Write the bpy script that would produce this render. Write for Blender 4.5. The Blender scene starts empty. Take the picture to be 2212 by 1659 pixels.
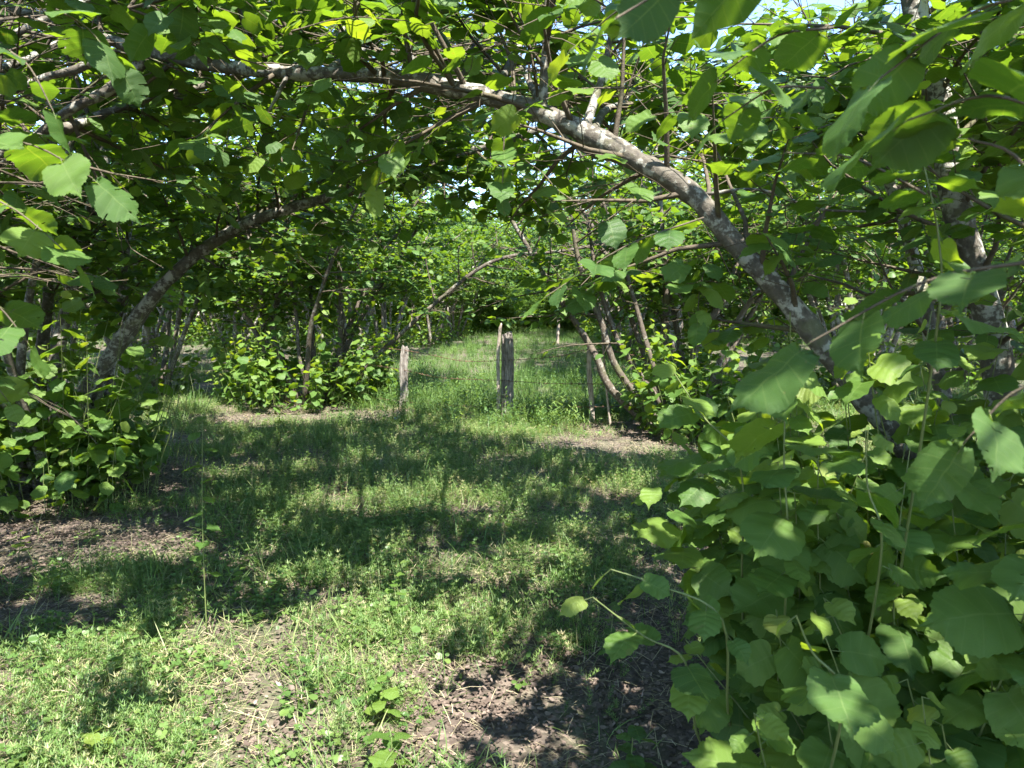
import bpy, math
import numpy as np
from math import sin, cos, pi, radians
from mathutils import Vector, Matrix

# ------------------------------------------------------------------ camera, sky, sun, exposure
scene = bpy.context.scene
CAM = np.array((0.0, 0.0, 1.6)); PITCH = radians(6.3); FPX = 1534.0      # focal length for a frame 2212 wide
cam = bpy.data.objects.new('camera', bpy.data.cameras.new('camera'))
scene.collection.objects.link(cam); scene.camera = cam
cam.location = CAM; cam.rotation_euler = (radians(90) - PITCH, 0, 0)
cam.data.sensor_width = 36.0; cam.data.lens = 36.0 * FPX / 2212.0
cam.data.clip_start = 0.05; cam.data.clip_end = 2000
cam.data.dof.use_dof = True; cam.data.dof.focus_distance = 5.0; cam.data.dof.aperture_fstop = 7.0

SUN = np.array((0.20, -0.46, 0.87)); SUN /= np.linalg.norm(SUN)
world = bpy.data.worlds.new('World'); scene.world = world; world.use_nodes = True
wn = world.node_tree.nodes; bg = wn['Background']
sky = wn.new('ShaderNodeTexSky'); sky.sky_type = 'NISHITA'; sky.sun_disc = False; sky.dust_density = 0.15; sky.ozone_density = 2.5; sky.altitude = 1200
sky.sun_elevation = math.asin(SUN[2]); sky.sun_rotation = math.atan2(SUN[0], SUN[1])
world.node_tree.links.new(sky.outputs[0], bg.inputs[0]); bg.inputs[1].default_value = 0.135
sl = bpy.data.lights.new('sun', 'SUN'); sl.energy = 5.0; sl.angle = radians(0.53); sl.color = (1.0, 0.95, 0.86)
so = bpy.data.objects.new('sun', sl); scene.collection.objects.link(so)
so.rotation_euler = Vector(SUN).to_track_quat('Z', 'Y').to_euler()
vs = scene.view_settings; vs.view_transform = 'Standard'; vs.look = 'None'; vs.gamma = 1.0; vs.use_curve_mapping = False
vs.exposure = 2.3
cy = scene.cycles
cy.max_bounces = 6; cy.diffuse_bounces = 5; cy.glossy_bounces = 2; cy.transmission_bounces = 5; cy.transparent_max_bounces = 4
cy.use_denoising = True; cy.sample_clamp_indirect = 6.0; cy.caustics_reflective = False; cy.caustics_refractive = False

# ------------------------------------------------------------------ helpers
RNG = np.random.default_rng(11)
UP = np.array((0, 0, 1.0))
def unit(v): v = np.asarray(v, float); return v / (np.linalg.norm(v, axis=-1, keepdims=True) + 1e-9)
def direction(px, py):
    a, b = (px - 1106) / FPX, (829.5 - py) / FPX
    return np.array((a, cos(PITCH) + b * sin(PITCH), -sin(PITCH) + b * cos(PITCH)))
def at(px, py, y):                                # the point seen at a picture position, y metres ahead
    d = direction(px, py); return CAM + d * (y / d[1])
def on_ground(px, py):
    d = direction(px, py); return CAM + d * (-CAM[2] / d[2])
def project(p):
    v = np.asarray(p) - CAM
    f = v[:, 1] * cos(PITCH) - v[:, 2] * sin(PITCH); u = v[:, 1] * sin(PITCH) + v[:, 2] * cos(PITCH)
    g = np.where(np.abs(f) < 1e-3, 1e-3, f)
    return 1106 + FPX * v[:, 0] / g, 829.5 - FPX * u / g, f
def in_poly(x, y, poly):
    ins = np.zeros(len(x), bool); n = len(poly)
    for i in range(n):
        x0, y0 = poly[i]; x1, y1 = poly[(i + 1) % n]
        c = ((y0 > y) != (y1 > y)) & (x < (x1 - x0) * (y - y0) / (y1 - y0 + 1e-9) + x0)
        ins ^= c
    return ins
def smooth_path(pts, per=6):                      # Catmull-Rom through the given points
    p = np.asarray(pts, float)
    q = np.vstack([2 * p[0] - p[1], p, 2 * p[-1] - p[-2]]); out = []
    for i in range(1, len(q) - 2):
        for t in np.linspace(0, 1, per, endpoint=False):
            a, b, c, d = q[i - 1], q[i], q[i + 1], q[i + 2]
            out.append(0.5 * (2 * b + (c - a) * t + (2 * a - 5 * b + 4 * c - d) * t * t + (3 * b - a - 3 * c + d) * t ** 3))
    out.append(p[-1]); return np.array(out)
def ground_z(x, y):
    return 0.025 * np.sin(x * 1.3 + 0.4) * np.cos(y * 0.9) + 0.015 * np.sin(2.9 * x + 1.7 * y) + 0.008 * np.sin(6.1 * y - 4.3 * x)

class Shape:                                      # collects quads, builds one mesh
    def __init__(s): s.v = []; s.f = []; s.uv = []; s.t = []; s.n = 0
    def add(s, v, f, uv=None, tint=0.5):
        v = np.asarray(v, float); s.v.append(v); s.f.append(np.asarray(f, np.int64) + s.n)
        s.uv.append(np.zeros((len(v), 2)) if uv is None else uv)
        s.t.append(np.full(len(v), tint) if np.isscalar(tint) else tint); s.n += len(v)
    def mesh(s, name, mat, smooth=True):
        m = bpy.data.meshes.new(name)
        if s.n == 0: return m
        v = np.concatenate(s.v); f = np.concatenate(s.f); uv = np.concatenate(s.uv); t = np.concatenate(s.t)
        m.vertices.add(len(v)); m.vertices.foreach_set('co', v.astype(np.float32).ravel())
        nf = len(f); m.loops.add(nf * 4); m.polygons.add(nf)
        m.loops.foreach_set('vertex_index', f.astype(np.int32).ravel())
        m.polygons.foreach_set('loop_start', np.arange(0, nf * 4, 4, dtype=np.int32))
        m.polygons.foreach_set('use_smooth', np.full(nf, smooth))
        m.update(calc_edges=True)
        a = m.uv_layers.new(name='UVMap'); a.data.foreach_set('uv', uv[f.ravel()].astype(np.float32).ravel())
        b = m.attributes.new('tint', 'FLOAT', 'POINT'); b.data.foreach_set('value', t.astype(np.float32))
        if mat: m.materials.append(mat)
        return m
def tube_arrays(pts, rad, sides=6, rough=0.0, rng=None, flat=True):
    pts = np.asarray(pts, float); n = len(pts); rad = np.broadcast_to(np.asarray(rad, float), (n,))
    tan = unit(np.gradient(pts, axis=0))
    ref = np.array((1.0, 0, 0)) if abs(tan[0][0]) < 0.7 else np.array((0, 1.0, 0))
    a = np.empty_like(pts); c = unit(np.cross(tan[0], ref)); a[0] = c
    for i in range(1, n):
        c = c - tan[i] * np.dot(c, tan[i]); c = c / (np.linalg.norm(c) + 1e-9); a[i] = c
    b = np.cross(tan, a)
    th = np.linspace(0, 2 * pi, sides, endpoint=False)
    rr = rad[:, None] * np.ones(sides)
    if rough and rng is not None: rr = rr * (1 + rough * rng.normal(size=(n, sides)))
    v = pts[:, None] + rr[:, :, None] * (np.cos(th)[None, :, None] * a[:, None] + np.sin(th)[None, :, None] * b[:, None])
    i = np.arange(n - 1)[:, None]; j = np.arange(sides)[None]; k = (j + 1) % sides
    f = np.stack([i * sides + j, i * sides + k, (i + 1) * sides + k, (i + 1) * sides + j], -1).reshape(-1, 4)
    L = np.concatenate([[0], np.cumsum(np.linalg.norm(np.diff(pts, axis=0), axis=1))])
    uv = np.stack([np.broadcast_to(th / (2 * pi), (n, sides)), np.broadcast_to(L[:, None], (n, sides))], -1).reshape(-1, 2)
    v = v.reshape(-1, 3)
    if flat:                                       # close the two ends
        m = len(v); v = np.vstack([v, pts[0], pts[-1] + tan[-1] * rad[-1] * 0.3]); uv = np.vstack([uv, [[0, 0], [0, L[-1]]]])
        caps = [[m, (q + 1) % sides, q, m] for q in range(sides)]
        e = (n - 1) * sides; caps += [[m + 1, e + q, e + (q + 1) % sides, m + 1] for q in range(sides)]
        caps = [[c[0], c[1], c[2], c[2]] for c in caps]
        # triangles kept as quads through a doubled ring point
        v = np.vstack([v, v[m], v[m + 1]]); uv = np.vstack([uv, uv[m], uv[m + 1]])
        caps = [[m, (q + 1) % sides, q, m + 2] for q in range(sides)] + [[m + 1, e + q, e + (q + 1) % sides, m + 3] for q in range(sides)]
        f = np.vstack([f, caps])
    return v, f, uv
def link(o, parent=None):
    scene.collection.objects.link(o)
    if parent is not None: o.parent = parent
    return o
def obj(name, mesh, parent=None, kind=None):
    o = bpy.data.objects.new(name, mesh); link(o, parent)
    if kind: o['kind'] = kind
    return o
def thing(name, loc, label, cat, group=None):
    o = bpy.data.objects.new(name, None); o.empty_display_size = 0.1; o.location = loc; link(o)
    return tag(o, label, cat, group)
def tag(o, label, cat, group=None, kind=None):
    o['label'] = label; o['category'] = cat
    if group: o['group'] = group
    if kind: o['kind'] = kind
    return o

# ------------------------------------------------------------------ materials
def new_mat(name):
    m = bpy.data.materials.new(name); m.use_nodes = True; nt = m.node_tree
    return m, nt, nt.nodes['Principled BSDF'], nt.nodes['Material Output']
def ramp(nt, stops, fac):
    r = nt.nodes.new('ShaderNodeValToRGB'); e = r.color_ramp.elements
    while len(e) < len(stops): e.new(0.5)
    for k, (p, c) in enumerate(stops): e[k].position = p; e[k].color = (*c, 1)
    nt.links.new(fac, r.inputs[0]); return r.outputs[0]
def mathn(nt, op, a, b=None, clamp=False):
    n = nt.nodes.new('ShaderNodeMath'); n.operation = op; n.use_clamp = clamp
    for k, x in enumerate((a, b)):
        if x is None: continue
        if isinstance(x, (int, float)): n.inputs[k].default_value = x
        else: nt.links.new(x, n.inputs[k])
    return n.outputs[0]
def mixc(nt, fac, a, b, blend='MIX'):
    n = nt.nodes.new('ShaderNodeMix'); n.data_type = 'RGBA'; n.blend_type = blend
    for k, x in ((0, fac), (6, a), (7, b)):
        if isinstance(x, (int, float)): n.inputs[k].default_value = x
        elif isinstance(x, tuple): n.inputs[k].default_value = (*x, 1)
        else: nt.links.new(x, n.inputs[k])
    return n.outputs[2]
def noise(nt, scale, detail=3, vec=None, rough=0.6):
    n = nt.nodes.new('ShaderNodeTexNoise'); n.inputs['Scale'].default_value = scale
    n.inputs['Detail'].default_value = detail; n.inputs['Roughness'].default_value = rough
    if vec is not None: nt.links.new(vec, n.inputs['Vector'])
    return n.outputs[0]

LEAF_STOPS = [(0.0, (0.038, 0.090, 0.025)), (0.35, (0.062, 0.134, 0.027)), (0.7, (0.098, 0.176, 0.031)),
              (0.90, (0.17, 0.25, 0.043)), (0.96, (0.22, 0.28, 0.07)), (1.0, (0.16, 0.12, 0.045))]
def leaf_material(name, per_object, veins=8.0, stops=LEAF_STOPS, trans=0.45, rough=0.48, spec=0.36):
    m, nt, bsdf, out = new_mat(name)
    if per_object: fac = nt.nodes.new('ShaderNodeAttribute'); fac.attribute_type = 'OBJECT'; fac.attribute_name = 'tint'; fac = fac.outputs['Fac']
    else:
        fac = nt.nodes.new('ShaderNodeAttribute'); fac.attribute_name = 'tint'; fac = fac.outputs['Fac']
    base = ramp(nt, stops, fac)
    geo = nt.nodes.new('ShaderNodeTexCoord')
    blot = noise(nt, 38.0, 3, geo.outputs['Object'])
    base = mixc(nt, mathn(nt, 'MULTIPLY', blot, 0.55), base, mixc(nt, 0.5, base, (0.09, 0.15, 0.03)))
    spots = ramp(nt, [(0.70, (0, 0, 0)), (0.76, (1, 1, 1))], noise(nt, 21.0, 2, geo.outputs['Object'], 0.4))
    base = mixc(nt, mathn(nt, 'MULTIPLY', spots, 0.6), base, (0.13, 0.13, 0.05))
    if veins:
        uvn = nt.nodes.new('ShaderNodeUVMap'); uvn.uv_map = 'UVMap'; sep = nt.nodes.new('ShaderNodeSeparateXYZ'); nt.links.new(uvn.outputs[0], sep.inputs[0])
        u = mathn(nt, 'ABSOLUTE', mathn(nt, 'SUBTRACT', sep.outputs[0], 0.5))
        w = mathn(nt, 'ABSOLUTE', mathn(nt, 'SUBTRACT', mathn(nt, 'FRACT', mathn(nt, 'MULTIPLY', sep.outputs[1], veins)), 0.5))
        side = mathn(nt, 'GREATER_THAN', w, 0.46); lad = mathn(nt, 'ABSOLUTE', mathn(nt, 'SUBTRACT', mathn(nt, 'FRACT', mathn(nt, 'ADD', mathn(nt, 'MULTIPLY', sep.outputs[0], 46.0), mathn(nt, 'MULTIPLY', noise(nt, 70, 2, geo.outputs['Object']), 2.5))), 0.5))
        mid = mathn(nt, 'LESS_THAN', u, 0.016)
        vein = mathn(nt, 'MAXIMUM', mathn(nt, 'MULTIPLY', side, 0.55), mid)
        base = mixc(nt, mathn(nt, 'MULTIPLY', vein, 0.36), base, (0.17, 0.24, 0.08))
        bump = nt.nodes.new('ShaderNodeBump'); bump.inputs['Strength'].default_value = 0.5; bump.inputs['Distance'].default_value = 0.004
        hgt = mathn(nt, 'ADD', mathn(nt, 'ADD', mathn(nt, 'MULTIPLY', mathn(nt, 'COSINE', mathn(nt, 'MULTIPLY', w, 6.283)), 0.28), mathn(nt, 'MULTIPLY', lad, -0.35)), mathn(nt, 'MULTIPLY', noise(nt, 75, 3, geo.outputs['Object']), 1.0))
        nt.links.new(hgt, bump.inputs['Height']); nt.links.new(bump.outputs[0], bsdf.inputs['Normal'])
    nt.links.new(base, bsdf.inputs['Base Color'])
    bsdf.inputs['Roughness'].default_value = rough; bsdf.inputs['Specular IOR Level'].default_value = spec
    tr = nt.nodes.new('ShaderNodeBsdfTranslucent')
    nt.links.new(mixc(nt, 1.0, base, (2.3, 1.95, 0.42), 'MULTIPLY'), tr.inputs[0])
    mx = nt.nodes.new('ShaderNodeMixShader'); mx.inputs[0].default_value = trans
    nt.links.new(bsdf.outputs[0], mx.inputs[1]); nt.links.new(tr.outputs[0], mx.inputs[2]); nt.links.new(mx.outputs[0], out.inputs[0])
    return m
def plant_material(name, stops, trans=0.35, rough=0.5):   # one random shade per scattered plant, times the tint of each blade
    m, nt, bsdf, out = new_mat(name)
    oi = nt.nodes.new('ShaderNodeObjectInfo'); at_ = nt.nodes.new('ShaderNodeAttribute'); at_.attribute_name = 'tint'
    fac = mathn(nt, 'ADD', mathn(nt, 'MULTIPLY', oi.outputs['Random'], 0.45), mathn(nt, 'MULTIPLY', at_.outputs['Fac'], 0.55), True)
    base = ramp(nt, stops, fac); nt.links.new(base, bsdf.inputs['Base Color'])
    bsdf.inputs['Roughness'].default_value = rough; bsdf.inputs['Specular IOR Level'].default_value = 0.4
    if trans:
        tr = nt.nodes.new('ShaderNodeBsdfTranslucent'); nt.links.new(mixc(nt, 1.0, base, (1.8, 1.7, 0.8), 'MULTIPLY'), tr.inputs[0])
        mx = nt.nodes.new('ShaderNodeMixShader'); mx.inputs[0].default_value = trans
        nt.links.new(bsdf.outputs[0], mx.inputs[1]); nt.links.new(tr.outputs[0], mx.inputs[2]); nt.links.new(mx.outputs[0], out.inputs[0])
    return m
def bark_material(name, dark, mid, pale, lichen=0.52):
    m, nt, bsdf, out = new_mat(name)
    tc = nt.nodes.new('ShaderNodeTexCoord'); mp = nt.nodes.new('ShaderNodeMapping'); mp.inputs['Scale'].default_value = (1, 1, 1)
    nt.links.new(tc.outputs['Object'], mp.inputs[0]); v = mp.outputs[0]
    n1 = noise(nt, 9, 5, v); n2 = noise(nt, 34, 4, v); n3 = noise(nt, 140, 3, v)
    c = ramp(nt, [(0.3, dark), (0.7, mid)], n2)
    pat = ramp(nt, [(lichen, (0, 0, 0)), (lichen + 0.06, (1, 1, 1))], mathn(nt, 'ADD', mathn(nt, 'MULTIPLY', n1, 0.6), mathn(nt, 'MULTIPLY', n2, 0.42)))
    c = mixc(nt, pat, c, mixc(nt, n3, pale, tuple(0.62 * x for x in pale)))
    c = mixc(nt, mathn(nt, 'MULTIPLY', ramp(nt, [(0.56, (0, 0, 0)), (0.66, (1, 1, 1))], noise(nt, 5, 4, v)), 0.5), c, (0.09, 0.10, 0.035))
    nt.links.new(c, bsdf.inputs['Base Color']); bsdf.inputs['Roughness'].default_value = 0.85
    b = nt.nodes.new('ShaderNodeBump'); b.inputs['Strength'].default_value = 0.7; b.inputs['Distance'].default_value = 0.006
    nt.links.new(mathn(nt, 'ADD', n2, mathn(nt, 'MULTIPLY', n3, 0.6)), b.inputs['Height']); nt.links.new(b.outputs[0], bsdf.inputs['Normal'])
    return m
M_leaf = leaf_material('hazel leaf', False)
M_leaf_one = leaf_material('hazel leaf single', True)
M_leaf_far = leaf_material('hazel leaf far', False, veins=0)
M_bark = bark_material('hazel bark', (0.050, 0.042, 0.033), (0.13, 0.115, 0.09), (0.36, 0.355, 0.31), 0.515)
M_bark_dark = bark_material('hazel bark painted-in shade', (0.045, 0.035, 0.026), (0.11, 0.088, 0.066), (0.24, 0.23, 0.20), 0.55)  # whole stems coloured darker, standing in for shade on them
M_bark_far = bark_material('hazel bark far', (0.07, 0.055, 0.042), (0.16, 0.135, 0.105), (0.36, 0.34, 0.30))
M_twig = bark_material('hazel twig', (0.045, 0.034, 0.022), (0.10, 0.078, 0.05), (0.20, 0.18, 0.14), 0.62)
m_, nt_, b_, o_ = new_mat('green shoot'); b_.inputs['Base Color'].default_value = (0.11, 0.14, 0.04, 1); b_.inputs['Roughness'].default_value = 0.6; M_shoot = m_
M_grass = plant_material('grass', [(0.0, (0.042, 0.098, 0.021)), (0.38, (0.088, 0.160, 0.038)), (0.68, (0.150, 0.222, 0.068)), (0.88, (0.26, 0.275, 0.13)), (1.0, (0.42, 0.37, 0.23))])
M_tall = plant_material('tall grass', [(0.0, (0.040, 0.095, 0.020)), (0.5, (0.085, 0.165, 0.035)), (0.85, (0.14, 0.22, 0.06)), (1.0, (0.27, 0.28, 0.13))])
M_herb = plant_material('herb', [(0.0, (0.035, 0.080, 0.024)), (0.5, (0.078, 0.145, 0.036)), (1.0, (0.16, 0.225, 0.06))], 0.35, 0.45)
M_straw = plant_material('straw', [(0.0, (0.16, 0.14, 0.07)), (0.5, (0.30, 0.26, 0.16)), (1.0, (0.42, 0.37, 0.25))], 0.15, 0.6)
M_litter = plant_material('dead leaf', [(0.0, (0.030, 0.022, 0.017)), (0.45, (0.080, 0.058, 0.046)), (0.8, (0.15, 0.113, 0.092)), (1.0, (0.27, 0.215, 0.18))], 0.08, 0.7)
M_spurge = plant_material('spurge', [(0.0, (0.10, 0.19, 0.03)), (1.0, (0.26, 0.34, 0.06))], 0.3)
def wood_material(name, a, b, c):
    m, nt, bsdf, out = new_mat(name)
    tc = nt.nodes.new('ShaderNodeTexCoord'); mp = nt.nodes.new('ShaderNodeMapping'); mp.inputs['Scale'].default_value = (60, 60, 5)
    nt.links.new(tc.outputs['Object'], mp.inputs[0]); n1 = noise(nt, 1.0, 6, mp.outputs[0]); n2 = noise(nt, 12, 4, tc.outputs['Object'])
    col = ramp(nt, [(0.32, a), (0.5, b), (0.72, c)], mathn(nt, 'ADD', mathn(nt, 'MULTIPLY', n1, 0.7), mathn(nt, 'MULTIPLY', n2, 0.3)))
    nt.links.new(col, bsdf.inputs['Base Color']); bsdf.inputs['Roughness'].default_value = 0.9
    bp = nt.nodes.new('ShaderNodeBump'); bp.inputs['Strength'].default_value = 1.0; bp.inputs['Distance'].default_value = 0.012
    nt.links.new(n1, bp.inputs['Height']); nt.links.new(bp.outputs[0], bsdf.inputs['Normal']); return m
M_post = wood_material('weathered wood', (0.035, 0.027, 0.022), (0.16, 0.14, 0.12), (0.40, 0.37, 0.33))
M_palestick = wood_material('bleached stick', (0.12, 0.09, 0.065), (0.30, 0.25, 0.20), (0.46, 0.41, 0.35))
m_, nt_, b_, o_ = new_mat('rusty wire'); M_wire = m_
b_.inputs['Roughness'].default_value = 0.75; b_.inputs['Metallic'].default_value = 0.25
nt_.links.new(ramp(nt_, [(0.35, (0.025, 0.016, 0.012)), (0.68, (0.20, 0.11, 0.065))], noise(nt_, 14, 3)), b_.inputs['Base Color'])
m_, nt_, b_, o_ = new_mat('pale plastic'); b_.inputs['Base Color'].default_value = (0.50, 0.62, 0.66, 1); b_.inputs['Roughness'].default_value = 0.3; M_plastic = m_
# soil under the plants: earth, crumbs and rotted leaves
M_soil, nt, bs, out = new_mat('woodland soil')
tc = nt.nodes.new('ShaderNodeTexCoord'); v = tc.outputs['Object']
n1 = noise(nt, 1.1, 5, v); n2 = noise(nt, 34, 6, v, 0.7); n3 = noise(nt, 150, 3, v)
vor = nt.nodes.new('ShaderNodeTexVoronoi'); vor.inputs['Scale'].default_value = 42; nt.links.new(v, vor.inputs['Vector'])
col = ramp(nt, [(0.25, (0.028, 0.021, 0.016)), (0.5, (0.065, 0.049, 0.038)), (0.75, (0.125, 0.096, 0.078))], mathn(nt, 'ADD', mathn(nt, 'MULTIPLY', n2, 0.6), mathn(nt, 'MULTIPLY', n3, 0.4)))
sepc = nt.nodes.new('ShaderNodeSeparateColor'); nt.links.new(vor.outputs['Color'], sepc.inputs[0])
col = mixc(nt, mathn(nt, 'MULTIPLY', ramp(nt, [(0.6, (0, 0, 0)), (0.75, (1, 1, 1))], sepc.outputs[0]), 0.55), col, (0.19, 0.145, 0.12))
col = mixc(nt, mathn(nt, 'MULTIPLY', ramp(nt, [(0.45, (0, 0, 0)), (0.62, (1, 1, 1))], n1), 0.45), col, (0.05, 0.075, 0.025))
nt.links.new(col, bs.inputs['Base Color']); bs.inputs['Roughness'].default_value = 0.95
bp = nt.nodes.new('ShaderNodeBump'); bp.inputs['Strength'].default_value = 0.8; bp.inputs['Distance'].default_value = 0.007
nt.links.new(mathn(nt, 'ADD', n2, mathn(nt, 'MULTIPLY', vor.outputs['Distance'], -0.6)), bp.inputs['Height']); nt.links.new(bp.outputs[0], bs.inputs['Normal'])

# ------------------------------------------------------------------ ground sheet
def axis_steps(fine, lim, far):
    a = np.arange(0, lim, fine); b = lim * (far / lim) ** np.linspace(0, 1, 22); p = np.concatenate([a, b])
    return np.unique(np.concatenate([-p[::-1], p]))
gx = axis_steps(0.16, 9, 600); gy = axis_steps(0.16, 13, 600)
X, Y = np.meshgrid(gx, gy); Z = ground_z(X, Y)
n_, k_ = X.shape; ii = np.arange(n_ - 1)[:, None] * k_ + np.arange(k_ - 1)[None]
S = Shape(); S.add(np.stack([X, Y, Z], -1).reshape(-1, 3), np.stack([ii, ii + 1, ii + k_ + 1, ii + k_], -1).reshape(-1, 4))
g = obj('ground', S.mesh('ground', M_soil), None, 'structure')

# ------------------------------------------------------------------ hazel leaves
OUT = np.array([(0.012, 0.03), (0.13, -0.06), (0.29, -0.05), (0.405, 0.07), (0.465, 0.24), (0.495, 0.43), (0.475, 0.61), (0.40, 0.75), (0.27, 0.83), (0.13, 0.875), (0.045, 0.96), (0.0, 1.08)])
MID = np.array([0.0, 0.0, 0.02, 0.09, 0.19, 0.31, 0.44, 0.57, 0.70, 0.82, 0.93, 1.06])
def leaf_template(rows, cols, rng, teeth=True):
    t = np.linspace(0, 1, rows + 1); tt = t * (len(OUT) - 1); k = np.arange(len(OUT))
    wid = rng.uniform(0.88, 1.1)
    ox = np.interp(tt, k, OUT[:, 0]) * wid; oy = np.interp(tt, k, OUT[:, 1]); my = np.interp(tt, k, MID)
    if teeth:
        j = np.where(np.arange(rows + 1) % 2 == 0, -0.013, 0.014) * (1 if rows > 12 else 1.6) + 0.013 * np.cos(t * 2 * pi * 8) * (rows > 12)
        j = j * np.minimum(1, np.minimum(t * 14, (1 - t) * 9)); ox = ox * (1 + 1.9 * j) ; oy = oy + j * 0.75
    ss = np.linspace(-1, 1, 2 * cols + 1)
    V = np.zeros((rows + 1, len(ss), 3)); U = np.zeros((rows + 1, len(ss), 2))
    fold = rng.uniform(-0.15, 0.30); droop = rng.uniform(-0.02, 0.42); wave = rng.uniform(0.015, 0.07); ph = rng.uniform(0, 6, 2); twist = rng.uniform(-0.3, 0.3)
    for q, s in enumerate(ss):
        a = abs(s); side = 0 if s < 0 else 1
        V[:, q, 0] = s * ox; V[:, q, 1] = my + (oy - my) * a
        y = V[:, q, 1]
        V[:, q, 2] = fold * np.abs(V[:, q, 0]) - droop * (y * y - 0.25 * y) + wave * np.sin(y * 9 + ph[side]) * a * a + twist * V[:, q, 0] * y \
            + (0.008 * np.cos(t * 2 * pi * 8) * a * (1.4 - a) if cols > 2 else 0) + (0.014 * np.sin(y * 17 + 5 * s + ph[0]) * np.sin(V[:, q, 0] * 15 + ph[1]) if cols > 1 else 0) - 0.22 * V[:, q, 0] ** 2
        U[:, q, 0] = 0.5 + 0.5 * s; U[:, q, 1] = t
    i = np.arange(rows)[:, None] * len(ss) + np.arange(len(ss) - 1)[None]
    F = np.stack([i, i + 1, i + len(ss) + 1, i + len(ss)], -1).reshape(-1, 4)
    V = V.reshape(-1, 3); V[:, 2] += 1e-5 * rng.normal(size=len(V)); V[:, :2] += 1e-4 * rng.normal(size=(len(V), 2))
    return V, F, U.reshape(-1, 2)
tr_ = np.random.default_rng(5)
def nibbled(T, rng):                              # a few insect holes
    V, F, U = T; k = np.ones(len(F), bool)
    for c in rng.choice(len(F), 5, replace=False):
        k[c] = False
        if rng.random() < 0.6: k[min(c + 1, len(F) - 1)] = False
        if rng.random() < 0.4: k[min(c + 8, len(F) - 1)] = False
    return V, F[k], U
T_HERO = [leaf_template(44, 4, tr_) for _ in range(16)]; T_HERO[::3] = [nibbled(q, tr_) for q in T_HERO[::3]]
T_NEAR = [leaf_template(18, 2, tr_) for _ in range(10)]
T_MID = [leaf_template(9, 1, tr_) for _ in range(6)]
T_FAR = [leaf_template(4, 1, tr_, False) for _ in range(5)]
HERO_MESH = []
for V_, F_, U_ in T_HERO:
    S = Shape(); S.add(V_, F_, U_); HERO_MESH.append(S.mesh('leaf', M_leaf_one))
SINGLE_MESH = []
for V_, F_, U_ in T_NEAR:
    S = Shape(); S.add(V_, F_, U_); SINGLE_MESH.append(S.mesh('leaf', M_leaf_one))

def frames(d, n):
    d = unit(d); x = unit(np.cross(d, n)); z = np.cross(x, d); return np.stack([x, d, z], -1)
class Foliage:
    def __init__(s): s.p, s.d, s.n, s.s, s.t = [], [], [], [], []
    def add(s, p, d, n, size, tint): s.p.append(p); s.d.append(d); s.n.append(n); s.s.append(size); s.t.append(tint)
    def pack(s):
        if not s.p: s.P = np.zeros((0, 3)); s.D = s.N = s.P; s.S = s.T = np.zeros(0); return s
        s.P = np.concatenate(s.p); s.D = unit(np.concatenate(s.d)); s.N = unit(np.concatenate(s.n)); s.S = np.concatenate(s.s); s.T = np.concatenate(s.t); return s
    def keep(s, m): s.P, s.D, s.N, s.S, s.T = s.P[m], s.D[m], s.N[m], s.S[m], s.T[m]; return s
    def fill(s, shape, templates, rng, origin):
        if len(s.P) == 0: return
        which = rng.integers(0, len(templates), len(s.P)); Fm = frames(s.D, s.N)
        for k, (V, F, U) in enumerate(templates):
            m = which == k; c = int(m.sum())
            if not c: continue
            W = np.einsum('kij,vj->kvi', Fm[m] * s.S[m][:, None, None], V) + (s.P[m] - origin)[:, None]
            f = (F[None] + (np.arange(c) * len(V))[:, None, None]).reshape(-1, 4)
            shape.add(W.reshape(-1, 3), f, np.tile(U, (c, 1)), np.repeat(s.T[m], len(V)))

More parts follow.
